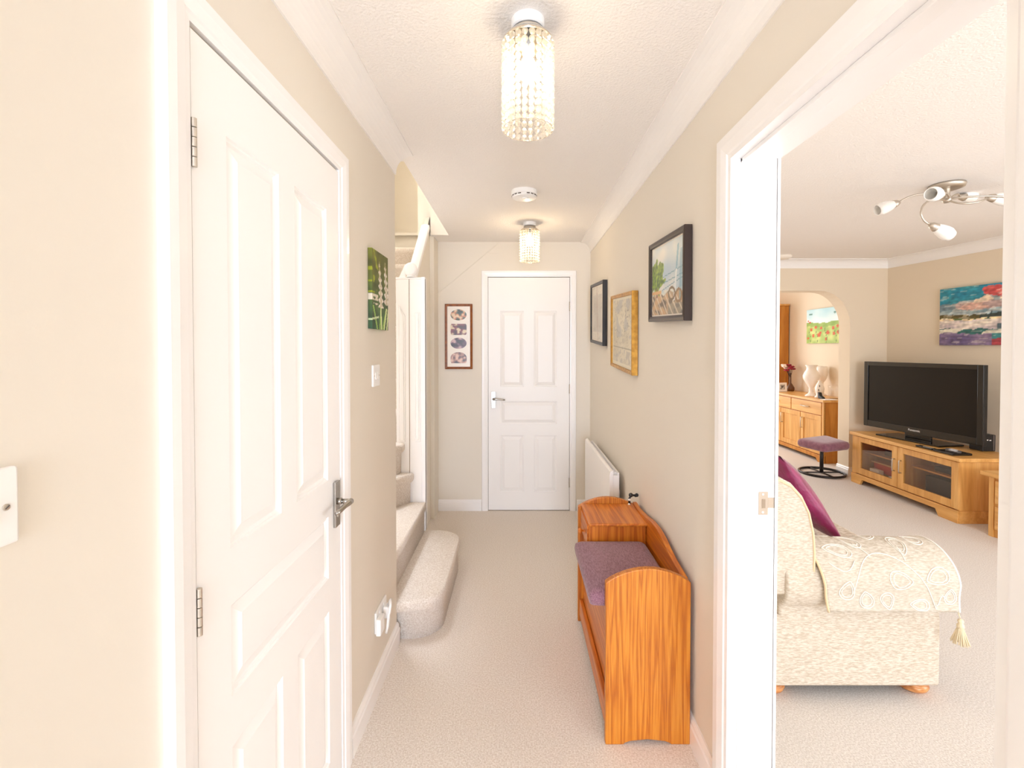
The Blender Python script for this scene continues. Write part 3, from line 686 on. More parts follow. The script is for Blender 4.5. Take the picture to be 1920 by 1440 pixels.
# collage frame on the back wall
cf = thing('photo_collage_frame', 'tall brown-framed collage of four small photographs on back wall', 'picture', (-.5, YB, 1.48))
x0, x1, z0, z1 = -.613, -.380, 1.209, 1.760
bm = NB(); rings = []
for s, y in ((0, YB - .002), (0, YB - .014), (.3, YB - .018), (.8, YB - .016), (1, YB - .012)):
    e = .020 * s; rings.append([bm.verts.new(p) for p in ((x0 + e, y, z0 + e), (x1 - e, y, z0 + e), (x1 - e, y, z1 - e), (x0 + e, y, z1 - e))])
for a, b in zip(rings, rings[1:]):
    for i in range(4): bm.faces.new((a[i], a[(i + 1) % 4], b[(i + 1) % 4], b[i]))
bm.faces.new(rings[0]); obj('frame', bm, M_brown, cf)
box('mount', M_mount, cf, x0 + .018, x1 - .018, YB - .011, YB - .008, z0 + .018, z1 - .018, bevel=0)
xc = -.4975
def photo(zc, shape, pal, seed):
    n = 30; w2, h2 = .068, .047; vs = []; cols = []
    me = bpy.data.meshes.new('photograph'); rings = 10; V = []; F = []; C = []
    def edge(a):
        c, s = math.cos(a), math.sin(a)
        if shape == 'rect':
            k = 1 / max(abs(c), abs(s)); return c * k * w2, s * k * h2
        if shape == 'arch' and s < 0:
            k = 1 / max(abs(c), abs(s) * 1.0); return c * k * w2, s * k * h2
        return c * w2, s * h2
    def colr(x, z):
        k = nz(x * 34, z * 34, seed); i = 0 if k < -.18 else (1 if k < .02 else (2 if k < .22 else 3)); return pal[i]
    V.append((xc, YB - .0125, zc)); C.append(colr(0, 0))
    for r in range(1, rings + 1):
        for k in range(n):
            ex, ez = edge(2 * math.pi * k / n); V.append((xc + ex * r / rings, YB - .0125, zc + ez * r / rings)); C.append(colr(ex * r / rings, ez * r / rings))
    for k in range(n): F.append((0, 1 + k, 1 + (k + 1) % n))
    for r in range(rings - 1):
        for k in range(n): a = 1 + r * n; F.append((a + k, a + n + k, a + n + (k + 1) % n, a + (k + 1) % n))
    me.from_pydata(V, [], F); at = me.color_attributes.new('print', 'FLOAT_COLOR', 'POINT')
    at.data.foreach_set('color', [q for c in C for q in (L(c[0]), L(c[1]), L(c[2]), 1)])
    me.materials.append(M_print); o = bpy.data.objects.new('photograph', me); COL.objects.link(o); o.parent = cf; o.matrix_parent_inverse = Matrix.Translation(-Vector(cf.location))
photo(1.668, 'oval', [(48, 62, 48), (96, 116, 92), (196, 120, 84), (224, 196, 160)], 11)
photo(1.545, 'rect', [(52, 22, 30), (82, 30, 44), (120, 50, 60), (226, 206, 170)], 12)
photo(1.428, 'oval', [(40, 24, 40), (84, 48, 70), (120, 86, 104), (206, 170, 170)], 13)
photo(1.306, 'arch', [(44, 30, 40), (92, 58, 62), (170, 124, 110), (224, 186, 166)], 14)
box('glazing', M_pglass, cf, x0 + .019, x1 - .019, YB - .0148, YB - .0138, z0 + .019, z1 - .019, bevel=0)

# ------------------------------------------------------------------ ceiling fittings in the hall
def crystal_mesh(h, r):
    bm = NB(); lathe(bm, [(0, 0), (r * .8, -h * .22), (r, -h * .5), (r * .6, -h * .85), (0, -h)], (0, 0, 0), (0, 0, 1), 6)
    me = bpy.data.meshes.new('glass_drop'); bmesh.ops.recalc_face_normals(bm, faces=bm.faces); bm.to_mesh(me); bm.free(); me.materials.append(M_crystal); return me
def hall_lamp(x, y, label, near, zb, power):
    t = thing('crystal_ceiling_light', label, 'lamp', (x, y, H), 'crystal drop ceiling lights in the hall')
    bm = NB(); lathe(bm, [(0, 0), (.046, 0), (.046, -.022), (.042, -.026), (0, -.026)], (x, y, H), (0, 0, 1), 40); obj('ceiling_rose', bm, M_plastic, t, smooth=False, bevel=.001)
    bm = NB(); lathe(bm, [(.012, -.026), (.040, -.027), (.044, -.032), (.044, -.044), (.058, -.046), (.0675, -.056), (.0675, -.060), (.064, -.060), (.055, -.051), (.012, -.050)], (x, y, H), (0, 0, 1), 40); obj('gallery', bm, M_brass, t, smooth=True)
    z0 = H - .060; Ht = z0 - zb; rows = 12; cols = 22; rr = .0655
    me = crystal_mesh(Ht / rows * 1.02, .0088)
    if near:
        for i in range(rows):
            for k in range(cols):
                a = 2 * math.pi * (k + .5 * (i % 2) * 0) / cols
                o = bpy.data.objects.new('glass_drop', me); COL.objects.link(o); o.parent = t
                o.location = (rr * math.cos(a), rr * math.sin(a), z0 - i * Ht / rows - H); o.rotation_euler = (0, 0, a)
    else:
        bm = NB()
        for i in range(rows):
            for k in range(cols):
                a = 2 * math.pi * k / cols; c = bm.verts[:] and None
                lathe(bm, [(0, 0), (.0088, -Ht / rows * .5), (0, -Ht / rows * 1.02)], (x + rr * math.cos(a), y + rr * math.sin(a), z0 - i * Ht / rows), (0, 0, 1), 5)
        o = obj('glass_drops', bm, M_crystal, t); o['kind'] = 'stuff'
    bm = NB(); n = 48
    tube(bm, [(x + .068 * math.cos(2 * math.pi * k / n), y + .068 * math.sin(2 * math.pi * k / n), zb + .004) for k in range(n)], .0011, 6, closed=True); obj('hoop', bm, M_brass, t, smooth=True)
    bm = NB(); lathe(bm, [(0, .03), (.012, .03), (.013, 0), (.010, -.006), (0, -.006)], (x, y, H - .080), (0, 0, 1), 16); obj('bulb_holder', bm, M_plastic, t, smooth=True)
    bm = NB(); lathe(bm, [(.010, 0), (.012, -.012), (.022, -.035), (.025, -.052), (.020, -.070), (.009, -.079), (0, -.081)], (x, y, H - .086), (0, 0, 1), 20); obj('bulb', bm, M_bulb, t, smooth=True)
    b = bulb('bulb_light', (x, y, H - .20), power, .03, (1, .82, .60) if near else (1, .74, .44))
    return t
hall_lamp(.029, 1.300, 'crystal drop light nearest the camera on the hall ceiling', True, 1.985, .9)
hall_lamp(.088, 3.375, 'smaller-looking crystal drop light near the far door', False, 2.005, 2.4)
sm = thing('smoke_alarm', 'round white smoke alarm between the two crystal ceiling lights', 'smoke alarm', (.04, 2.70, H))
bm = NB(); lathe(bm, [(0, 0), (.074, 0), (.075, -.004), (.075, -.024), (.071, -.027), (.071, -.034), (.066, -.040), (.03, -.045), (0, -.045)], (.04, 2.70, H), (0, 0, 1), 48); obj('body', bm, M_plastic, sm, smooth=False)
bm = NB(); lathe(bm, [(0, -.045), (.018, -.045), (.018, -.05), (0, -.051)], (.045, 2.68, H), (0, 0, 1), 24); obj('test_button', bm, M_plastic, sm)
for k in range(18):
    if k % 5 == 4: continue
    a = R(180 + 20 * k)
    bm = NB(); c = Vector((.04, 2.70, 0)); q0 = c + Vector((math.cos(a), math.sin(a), 0)) * .0722; q1 = c + Vector((math.cos(a + .25), math.sin(a + .25), 0)) * .0722
    v = [bm.verts.new((q.x, q.y, H + z)) for q, z in ((q0, -.0275), (q1, -.0275), (q1, -.0335), (q0, -.0335))]; bm.faces.new(v)
    obj('vent_slot', bm, M_grey, sm)

# ================================================================== LOUNGE
# ------------------------------------------------------------------ sofa
so = thing('sofa', 'oatmeal fabric scroll-arm sofa seen from its side through doorway', 'sofa', (1.25, 2.6, 0))
XS = 1.665
SB = .055
# base with side panels
box('base', M_sofa, so, .95, XS, 1.825, 3.44, SB, .34, bevel=.012)
def arm(y_out, y_in, sgn):
    """scroll arm: cross-section in YZ, run along X"""
    yc = y_out + sgn * .125; zc = .475; r = .122
    p = []
    for k in range(20): a = R(225 - 245 * k / 19); p.append((yc + sgn * r * math.cos(a), zc + r * math.sin(a)))
    p = [(y_out + sgn * .055, SB), (y_out + sgn * .055, .375)] + p + [(y_in, .36), (y_in, SB)]
    bm = NB(); prism(bm, p, 0, 1.03, XS); o = obj('arm', bm, M_sofa, so, bevel=.012, seg=3); return o
arm(1.772, 2.05, 1); arm(3.49, 3.22, -1)
box('seat_cushion', M_sofa, so, 1.08, XS + .02, 2.045, 2.63, .34, .475, bevel=.03); box('seat_cushion', M_sofa, so, 1.08, XS + .02, 2.64, 3.22, .34, .475, bevel=.03)
# back: rounded section, end panel with piping
bk = [(.90, .30), (1.08, .30), (1.12, .42), (1.149, .50), (1.150, .60), (1.145, .68), (1.125, .76), (1.095, .82), (1.055, .87), (1.01, .895), (.96, .900), (.90, .885), (.85, .84), (.825, .76), (.82, .6), (.84, .40)]
bm = NB(); prism(bm, bk, 1, 1.85, 3.45); obj('back', bm, M_sofa, so, bevel=.02, seg=3)
ep = [(.87, .44), (1.06, .435), (1.103, .442), (1.135, .465), (1.149, .50), (1.151, .60), (1.145, .68), (1.127, .76), (1.098, .82), (1.055, .868), (1.01, .892), (.96, .898), (.90, .885), (.85, .84), (.825, .76), (.83, .55)]
bm = NB(); prism(bm, ep, 1, 1.792, 1.86); e = obj('back_end', bm, M_sofa, so, bevel=.012, seg=3)
bm = NB(); tube(bm, [(x - (x - .98) * .05, 1.792, z - (z - .66) * .05) for x, z in ep[1:13]], .0045, 8); obj('piping', bm, M_pipe, e, smooth=True)
for fx, fy in ((1.615, 1.905), (1.03, 1.905), (1.615, 3.36), (1.03, 3.36)):
    bm = NB(); lathe(bm, [(0, 0), (.040, 0), (.055, .010), (.060, .022), (.056, .032), (.050, .034), (.058, .040), (.058, .050), (.04, .056), (0, .056)], (fx, fy, 0), (0, 0, 1), 28); obj('foot', bm, M_foot, so, smooth=True)
# throw over the near arm
th = thing('throw', 'cream throw with embroidered leaf vines over the near sofa arm', 'throw', (1.42, 1.90, .45))
def throw_pt(s, x):
    """s: 0 at the seat side, 1 at the near hem"""
    yc, zc, r = 1.897, .475, .131
    total = .10 + r * R(175) + .10; d = s * total
    if d < .10: return Vector((x, yc + r, .475 - .10 + d + 0.0))
    d -= .10
    if d < r * R(175):
        a = d / r; return Vector((x, yc + r * math.cos(a), zc + r * math.sin(a)))
    d -= r * R(175); a = R(175); return Vector((x, yc + r * math.cos(a) - .0 + .006 * math.sin(d * 30), zc + r * math.sin(a) - d))
bm = NB(); NS, NX = 46, 40; g = []
def xl(s): return 1.125 + .055 * max(0, (s - .35) / .65)
def xr(s): return 1.672 + .006 * math.sin(s * 9)
def tp(s, u, lift=0):
    x = xl(s) + (xr(s) - xl(s)) * u; p = throw_pt(s, x); q = throw_pt(min(1, s + .01), x); qq = throw_pt(max(0, s - .01), x)
    t = (q - qq).normalized(); n = Vector((1, 0, 0)).cross(t).normalized()
    if n.dot(p - Vector((x, 1.897, .42))) < 0: n = -n
    wob = .004 * nz(u * 5, s * 4, 9) + .003
    return p + n * (wob + lift)
for i in range(NS + 1): g.append([bm.verts.new(tp(i / NS, j / NX)) for j in range(NX + 1)])
for i in range(NS):
    for j in range(NX): bm.faces.new((g[i][j], g[i][j + 1], g[i + 1][j + 1], g[i + 1][j]))
o = obj('cloth', bm, M_throw, th, smooth=True); md = o.modifiers.new('thick', 'SOLIDIFY'); md.thickness = .004; md.offset = 1
bm = NB(); tube(bm, [tp(i / 40, 0, .004) for i in range(41)], .0045, 8); obj('edge_piping', bm, M_pipe, th, smooth=True)
bm = NB(); tube(bm, [tp(i / 40, 1, .003) for i in range(41)], .004, 8); obj('edge_piping', bm, M_cord, th, smooth=True)
def emb(name, pts, r=.0018):
    bm = NB(); tube(bm, [tp(s, u, .005) for u, s in pts], r, 6); obj(name, bm, M_cord, th, smooth=True)
# main vine stems (u across, s down)
emb('vine_stem', [(.20 + .0 + .62 * k / 20, .88 - .25 * math.sin(math.pi * k / 20) ** .7 + (.10 * (k / 20) ** 3)) for k in range(21)])
emb('vine_stem', [(.08 + .20 * k / 10, .70 + .05 * math.sin(k / 3)) for k in range(11)])
emb('vine_stem', [(.42 - .05 * k / 8, .66 - .10 * k / 8) for k in range(9)])
emb('vine_stem', [(.66 + .02 * k / 8, .69 - .10 * k / 8) for k in range(9)])
emb('vine_stem', [(.82 + .08 * k / 8, .95 - .06 * k / 8 + .02 * math.sin(k)) for k in range(9)])
def leaf(u, s, ln, wd, ang):
    ca, sa = math.cos(R(ang)), math.sin(R(ang))
    for f in (1, .72):
        pts = []
        for k in range(25):
            a = 2 * math.pi * k / 24; x = -math.cos(a) * ln * f * 1.2; y = math.sin(a) * abs(math.sin(a / 2)) ** .7 * wd * f * 1.35
            pts.append((u + x * ca - y * sa, max(.02, min(.99, s + (x * sa + y * ca) * .85))))
        emb('embroidered_leaf', pts, .0017 if f == 1 else .0014)
for a in ((.20, .62, .085, .05, 8), (.36, .53, .075, .045, 60), (.56, .46, .07, .06, -70), (.70, .58, .075, .05, -80), (.84, .78, .075, .05, -18),
          (.57, .80, .07, .055, 185), (.16, .86, .06, .05, 110), (.30, .92, .055, .05, 80), (.46, .93, .055, .045, -100), (.70, .955, .06, .04, 5),
          (.24, .40, .06, .05, 30), (.86, .52, .06, .05, 60), (.93, .90, .05, .04, 90), (.45, .30, .06, .05, 20), (.75, .32, .06, .05, -30)): leaf(*a)
ts = NB(); tube(ts, [tp(1, .995, 0), tp(1, .995, 0) + Vector((.004, -.004, -.02))], .002, 6)
tc_ = tp(1, .995, 0) + Vector((.004, -.006, -.022))
lathe(ts, [(0, 0), (.008, -.003), (.010, -.010), (.007, -.017), (.0115, -.023), (.012, -.030), (.009, -.034)], tc_, (0, 0, 1), 16)
to = obj('tassel', ts, M_tassel, th, smooth=True)
bm = NB()
for k in range(30):
    a = 2 * math.pi * k / 30 + (k % 3) * .1; rr = .020 + .008 * random.random() - (.008 if k % 3 == 0 else 0)
    b0 = tc_ + Vector((0, 0, -.030)); tube(bm, [b0 + Vector((math.cos(a) * .007, math.sin(a) * .007, 0)), b0 + Vector((math.cos(a) * rr * .6, math.sin(a) * rr * .6, -.03)), b0 + Vector((math.cos(a) * rr, math.sin(a) * rr, -.062 - .006 * random.random()))], .0022, 5)
o = obj('fringe', bm, M_tassel, to, smooth=True); o['kind'] = 'stuff'
# plum cushion leaning on the sofa back
bm = NB(); N = 14; A = Vector((1.478, 2.075, .495)); B = Vector((1.20, 2.13, .895)); ex = (B - A); ey = Vector((0, .43, .02)); nrm = ex.cross(ey).normalized()
gr = {}
for side in (1, -1):
    for i in range(N + 1):
        for j in range(N + 1):
            u, v = i / N, j / N; edge = (i in (0, N) or j in (0, N))
            if edge and side == -1: gr[(side, i, j)] = gr[(1, i, j)]; continue
            pin = .035 * (math.sin(math.pi * u) ** 1 if True else 0)
            uu = u + .0; vv = v
            cu = (u - .5) * (1 - .10 * math.sin(math.pi * v)) + .5; cvv = (v - .5) * (1 - .10 * math.sin(math.pi * u)) + .5
            h = .075 * (max(0, math.sin(math.pi * u)) * max(0, math.sin(math.pi * v))) ** .55
            h += .004 * nz(u * 5, v * 5, 3) if not edge else 0
            gr[(side, i, j)] = bm.verts.new(A + ex * cu + ey * cvv + nrm * (h * side))
for side in (1, -1):
    for i in range(N):
        for j in range(N):
            bm.faces.new((gr[(side, i, j)], gr[(side, i + 1, j)], gr[(side, i + 1, j + 1)], gr[(side, i, j + 1)]))
pc = obj('scatter_cushion', bm, M_plum, smooth=True); tag(pc, 'shiny plum scatter cushion leaning on the sofa back', 'cushion')

# ------------------------------------------------------------------ oak television cabinet
Yn, Yf_ = 3.684, 4.865
tvc = thing('television_cabinet', 'light oak low cabinet with two glazed doors under the television', 'cabinet', (3.72, 4.27, 0))
xf = 3.487                                    # front plane
def quad_frame(bm, y0, y1, z0, z1, x0, x1, s): pass
# carcass: plinth with cut-out, sides, bottom, top
bm = NB(); prism(bm, [(Yn, 0), (Yn, .10), (Yf_, .10), (Yf_, 0), (Yf_ - .12, 0), (Yf_ - .15, .055), (Yn + .15 + .05, .055), (Yn + .17, 0)], 0, xf - .012, xf + .012); obj('plinth', bm, M_oakh, tvc, bevel=.002)
bm = NB(); bx(bm, xf + .0, 4.0, Yn - .006, Yn + .02, 0, .10); obj('plinth_side', bm, M_oakh, tvc, bevel=.002)
box('plinth_side', M_oakh, tvc, xf, 4.0, Yf_ - .02, Yf_, 0, .10, bevel=.002)
box('side_panel', M_oakv, tvc, xf + .002, 4.0, Yn, Yn + .022, .10, .490); box('side_panel', M_oakv, tvc, xf + .002, 4.0, Yf_ - .022, Yf_, .10, .490)
box('bottom', M_oakh, tvc, xf + .012, 3.98, Yn + .022, Yf_ - .022, .10, .12); box('back_panel', M_oakh, tvc, 3.97, 3.985, Yn + .022, Yf_ - .022, .12, .49)
box('divider', M_oakv, tvc, xf + .03, 3.97, 4.27, 4.29, .12, .49)
box('shelf', M_oakh, tvc, xf + .10, 3.97, 4.29, Yf_ - .022, .305, .320); box('shelf', M_oakh, tvc, xf + .10, 3.97, Yn + .022, 4.27, .305, .320)
box('top', M_oakh, tvc, xf - .022, 4.01, Yn - .02, Yf_ + .018, .490, .520, bevel=.004)
box('corner_post', M_oakv, tvc, xf - .003, xf + .018, Yf_ - .055, Yf_ - .001, .10, .488, bevel=.002)
def gdoor(y0, y1, handle_y, lab):
    z0, z1, fw = .108, .484, .062
    bm = NB(); x0, x1 = xf - .006, xf + .014
    d = [(y0, y0 + fw, z0, z1), (y1 - fw, y1, z0, z1), (y0 + fw, y1 - fw, z0, z0 + fw), (y0 + fw, y1 - fw, z1 - fw * .82, z1)]
    for q in d: bx(bm, x0, x1, *q)
    dr_ = obj('door', bm, M_oakv, tvc, bevel=.0022)
    box('glass_pane', M_smoke, dr_, xf + .002, xf + .006, y0 + fw, y1 - fw, z0 + fw, z1 - fw * .82, bevel=0)
    bm = NB(); tube(bm, [(xf - .006, handle_y, .255), (xf - .026, handle_y, .255), (xf - .028, handle_y, .265), (xf - .028, handle_y, .355), (xf - .026, handle_y, .365), (xf - .006, handle_y, .365)], .0048, 8); obj('handle', bm, M_steel, dr_, smooth=True)
gdoor(4.285, Yf_ - .058, 4.315, ''); gdoor(Yn + .003, 4.280, 4.24, '')
def loose(name, label, cat, m, *d, group=None, bevel=.003):
    bm = NB(); bx(bm, *d); o = obj(name, bm, m, bevel=bevel); return tag(o, label, cat, group)
loose('board_game_box', 'red cardboard box behind the left cabinet glass', 'box', M_red, 3.60, 3.78, 4.50, 4.72, .15, .235)
loose('game_box_lid', 'tan box lid lying on the red box in the cabinet', 'box', M_tan, 3.59, 3.79, 4.49, 4.74, .235, .25)
loose('tissue_carton', 'small white and blue carton standing low behind the left glass', 'box', M_paper, 3.535, 3.585, 4.57, 4.69, .12, .185)
loose('paper_bundle', 'white crumpled packet low behind the left cabinet glass', 'packet', M_paper, 3.54, 3.62, 4.38, 4.47, .12, .165, bevel=.015)
loose('satellite_receiver', 'flat dark grey box on left cabinet shelf', 'electronics', M_grey, 3.66, 3.88, 4.36, 4.66, .320, .365)
loose('dvd_player', 'slim black player on the right cabinet shelf', 'electronics', M_matblk, 3.64, 3.9, 3.76, 4.08, .320, .360)
loose('black_subwoofer', 'black box low behind the right cabinet glass', 'electronics', M_matblk, 3.60, 3.85, 3.80, 4.12, .12, .27)
loose('game_stack_box', 'brown carton under the left shelf behind the red box', 'box', M_leaf, 3.82, 3.93, 4.4, 4.75, .12, .26)

# ------------------------------------------------------------------ television
tv = thing('television', 'large black flat television on the oak cabinet', 'television', (3.75, 4.4, .52))
TL_ = Vector((3.652, 4.925, 0)); TR_ = Vector((3.838, 3.850, 0)); tu = (TR_ - TL_).normalized(); tw = (TR_ - TL_).length; tn = Vector((tu.y, -tu.x, 0))
if tn.x > 0: tn = -tn                          # facing the room (-X)
def TP(u, z, d): p = TL_ + tu * u + tn * d; return (p.x, p.y, z)
def tbox(bm, u0, u1, z0, z1, d0, d1):
    v = [bm.verts.new(TP(*q)) for q in ((u0, z0, d0), (u1, z0, d0), (u1, z0, d1), (u0, z0, d1), (u0, z1, d0), (u1, z1, d0), (u1, z1, d1), (u0, z1, d1))]
    for f in ((3, 2, 1, 0), (4, 5, 6, 7), (0, 1, 5, 4), (1, 2, 6, 5), (2, 3, 7, 6), (3, 0, 4, 7)): bm.faces.new([v[i] for i in f])
Z0, Z1 = .578, 1.247
bm = NB(); tbox(bm, 0, tw, Z0, Z1, -.035, 0); tbox(bm, .15, tw - .15, Z0 + .08, Z1 - .1, -.075, -.03); obj('housing', bm, M_matblk, tv, bevel=.004)
bm = NB()
for q in ((0, .045, Z0, Z1), (tw - .045, tw, Z0, Z1), (.045, tw - .045, Z1 - .04, Z1), (.045, tw - .045, Z0, Z0 + .062)): tbox(bm, *q, 0, .012)
obj('bezel', bm, M_black, tv, bevel=.003)
bm = NB(); tbox(bm, .045, tw - .045, Z0 + .062, Z1 - .04, 0, .003); obj('screen', bm, M_screen, tv)
bm = NB(); tbox(bm, tw / 2 - .12, tw / 2 + .12, .535, Z0 + .03, -.03, -.005); obj('neck', bm, M_black, tv, bevel=.004)
bm = NB(); tbox(bm, tw / 2 - .30, tw / 2 + .30, .5205, .535, -.14, .13); obj('stand_base', bm, M_black, tv, bevel=.005)
def text(s, name, m, parent, loc, rot, size, ext=.0004):
    c = bpy.data.curves.new(name, 'FONT'); c.body = s; c.size = size; c.extrude = ext; c.align_x = 'CENTER'; c.align_y = 'CENTER'; c.materials.append(m); c.resolution_u = 2
    o = bpy.data.objects.new(name, c); COL.objects.link(o); o.location = loc; o.rotation_euler = rot
    bpy.context.view_layer.update(); dg = bpy.context.evaluated_depsgraph_get(); me = bpy.data.meshes.new_from_object(o.evaluated_get(dg)); q = bpy.data.objects.new(name, me); COL.objects.link(q); q.matrix_world = o.matrix_world.copy(); bpy.data.objects.remove(o); o = q
    if parent: o.parent = parent; o.matrix_parent_inverse = Matrix.Translation(-Vector(parent.location))
    return o
ang = math.atan2(tu.y, tu.x)
text('Panasonic', 'lettering', M_plastic, tv, TP(tw * .485, Z0 + .034, .0128), (R(90), 0, ang), .028)
loose('media_box', 'glossy black box at the front corner of the oak cabinet top', 'electronics', M_black, 3.50, 3.66, 3.76, 3.94, .5205, .538)
t = thing('remote_control', 'black remote control with silver keys on the cabinet top', 'remote', (3.53, 4.03, .52))
box('body', M_black, t, 3.505, 3.548, 3.955, 4.12, .5205, .536, bevel=.004); box('keypad', M_steel, t, 3.512, 3.541, 3.975, 4.05, .536, .5375, bevel=0)
for i, (x, y) in enumerate(((3.56, 3.82), (3.60, 3.86))):
    t = thing('remote_control', ['silver-keyed remote lying on the glossy black box', 'second remote lying farther back on the glossy black box'][i], 'remote', (x, y, .54))
    box('body', M_grey, t, x - .018, x + .018, y - .055, y + .055, .5385, .550, bevel=.004); box('keypad', M_paper, t, x - .012, x + .012, y - .03, y + .03, .550, .551, bevel=0)
sp_ = thing('speaker_box', 'black speaker box on cabinet top right of the television', 'speaker', (3.97, 3.86, .52))
box('body', M_matblk, sp_, 3.90, 4.01, 3.92, 4.04, .5205, .66, bevel=.006)
bm = NB(); bx(bm, 3.92, 3.945, 3.9185, 3.9195, .612, .620); bx(bm, 3.955, 3.97, 3.9185, 3.9195, .610, .617); obj('badge', bm, M_plastic, sp_)
box('side_trim', M_grey, sp_, 3.985, 3.996, 3.916, 4.04, .53, .655, bevel=.002)

# ------------------------------------------------------------------ side cabinet by the right edge
sd = thing('side_cabinet', 'small oak side cabinet cut by the right door casing', 'cabinet', (3.7, 3.2, 0))
box('top', M_oakh, sd, 3.455, 3.93, 2.93, 3.49, .445, .475, bevel=.004)
box('carcass', M_oakv, sd, 3.50, 3.92, 2.96, 3.455, 0, .445, bevel=.002)
box('corner_post', M_oakv, sd, 3.488, 3.5, 3.42, 3.455, 0, .445, bevel=.002)
for z in (.06, .25):
    d = box('drawer', M_oakh, sd, 3.488, 3.5, 2.98, 3.412, z, z + .17, bevel=.003)
    bm = NB(); lathe(bm, [(.005, 0), (.005, .008), (.012, .014), (.010, .022), (0, .024)], (3.488, 3.37, z + .06), (-1, 0, 0), 14); obj('knob', bm, M_oakv, d, smooth=True)

# ------------------------------------------------------------------ footstool
fs = thing('footstool', 'plum upholstered footstool on a round black metal base', 'footstool', (3.37, 5.0, 0))
cx, cy = 3.365, 5.17
bm = NB(); n = 48; rr = .215
tube(bm, [(cx + rr * math.cos(2 * math.pi * k / n), cy + rr * math.sin(2 * math.pi * k / n), .013) for k in range(n)], .013, 8, closed=True)
tube(bm, [(cx - rr, cy, .013), (cx + rr, cy, .013)], .008, 8); tube(bm, [(cx, cy - rr, .013), (cx, cy + rr, .013)], .008, 8); obj('ring_base', bm, M_iron, fs, smooth=True)
bm = NB(); tube(bm, [(cx, cy, .015), (cx, cy, .33)], .019, 14); obj('post', bm, M_iron, fs, smooth=True)
sa = R(12); su_ = Vector((math.cos(R(8)), math.sin(R(8)) , 0))
c4 = [Vector((3.015, 5.06, 0)), Vector((3.10, 4.72, 0)), Vector((3.47, 4.86, 0)), Vector((3.46, 5.25, 0))]
def rq(c, s, z, r=.045, n=5):
    cen = sum(c, Vector()) / 4; out = []
    for i in range(4):
        p = c[i]; a = (c[i - 1] - p).normalized(); b = (c[(i + 1) % 4] - p).normalized(); p = p + (cen - p).normalized() * s * 1.3
        for k in range(n + 1):
            t_ = k / n; q = p + a * r * (1 - t_) ** 2 + b * r * t_ ** 2; out.append((q.x, q.y, z))
    return out
bm = NB(); prof = [(.05, .325), (.012, .33), (0, .35), (0, .385), (.012, .405), (.04, .415), (.09, .418)]
rings = [[bm.verts.new(p) for p in rq(c4, s, z)] for s, z in prof]
for a, b in zip(rings, rings[1:]):
    for i in range(len(a)): bm.faces.new((a[i], a[(i + 1) % len(a)], b[(i + 1) % len(a)], b[i]))
bm.faces.new(rings[-1]); bm.faces.new(list(reversed(rings[0]))); obj('seat', bm, M_stool, fs, smooth=True)

# ------------------------------------------------------------------ dining room: sideboard and what stands on it
sb = thing('sideboard', 'long oak sideboard with drawers and doors in the dining room', 'sideboard', (3.87, 6.25, 0))
bx0 = 3.662
box('carcass', M_oakd, sb, bx0 + .012, 4.08, 5.60, 7.02, .09, .735, bevel=.002)
bm = NB(); prism(bm, [(5.60, 0), (5.60, .09), (7.02, .09), (7.02, 0), (6.92, 0), (6.90, .045), (5.74, .045), (5.71, 0)], 0, bx0, bx0 + .03); bx(bm, bx0 + .02, 4.07, 5.60, 5.62, 0, .09); obj('plinth', bm, M_oakd, sb, bevel=.002)
box('top', M_oakh, sb, bx0 - .02, 4.085, 5.58, 7.04, .735, .762, bevel=.003)
box('corner_post', M_oakv, sb, bx0, bx0 + .02, 5.60, 5.63, .09, .735, bevel=.001)
for y0, y1 in ((5.64, 6.255), (6.27, 6.98)):
    d = box('drawer', M_oakh, sb, bx0 - .004, bx0 + .014, y0, y1, .575, .725, bevel=.003)
    m_ = (y0 + y1) / 2; bm = NB(); tube(bm, [(bx0 - .004, m_ - .08, .655), (bx0 - .024, m_ - .08, .655), (bx0 - .026, m_, .652), (bx0 - .024, m_ + .08, .655), (bx0 - .004, m_ + .08, .655)], .005, 8); obj('handle', bm, M_steel, d, smooth=True)
def sdoor(y0, y1, hy):
    bm = NB(); z0, z1, fw = .10, .565, .06
    for q in ((y0, y0 + fw, z0, z1), (y1 - fw, y1, z0, z1), (y0 + fw, y1 - fw, z0, z0 + fw), (y0 + fw, y1 - fw, z1 - fw, z1)): bx(bm, bx0 - .004, bx0 + .014, *q)
    bx(bm, bx0 + .006, bx0 + .012, y0 + fw, y1 - fw, z0 + fw, z1 - fw)
    d = obj('door', bm, M_oakv, sb, bevel=.002)
    bm = NB(); tube(bm, [(bx0 - .004, hy, .37), (bx0 - .024, hy, .37), (bx0 - .026, hy, .44), (bx0 - .024, hy, .50), (bx0 - .004, hy, .50)], .005, 8); obj('handle', bm, M_steel, d, smooth=True)
sdoor(5.64, 6.05, 6.015); sdoor(6.06, 6.50, 6.465); sdoor(6.51, 6.98, 6.55)
tc2 = thing('tall_cabinet', 'tall plain oak cabinet at the far end of the sideboard', 'cabinet', (3.9, 7.3, 0))
box('carcass', M_oakd, tc2, 3.66, 4.075, 7.05, 7.6, 0, 2.02, bevel=.003); box('cornice', M_oakh, tc2, 3.645, 4.08, 7.035, 7.6, 2.02, 2.045, bevel=.004)
box('door', M_oakd, tc2, 3.645, 3.66, 7.07, 7.58, .06, 2.0, bevel=.003)
def vase(name, label, x, y, z, prof, m=M_vase):
    t = thing(name, label, 'vase', (x, y, z)); bm = NB(); lathe(bm, prof, (x, y, z), (0, 0, 1), 28); obj('body', bm, m, t, smooth=True); return t
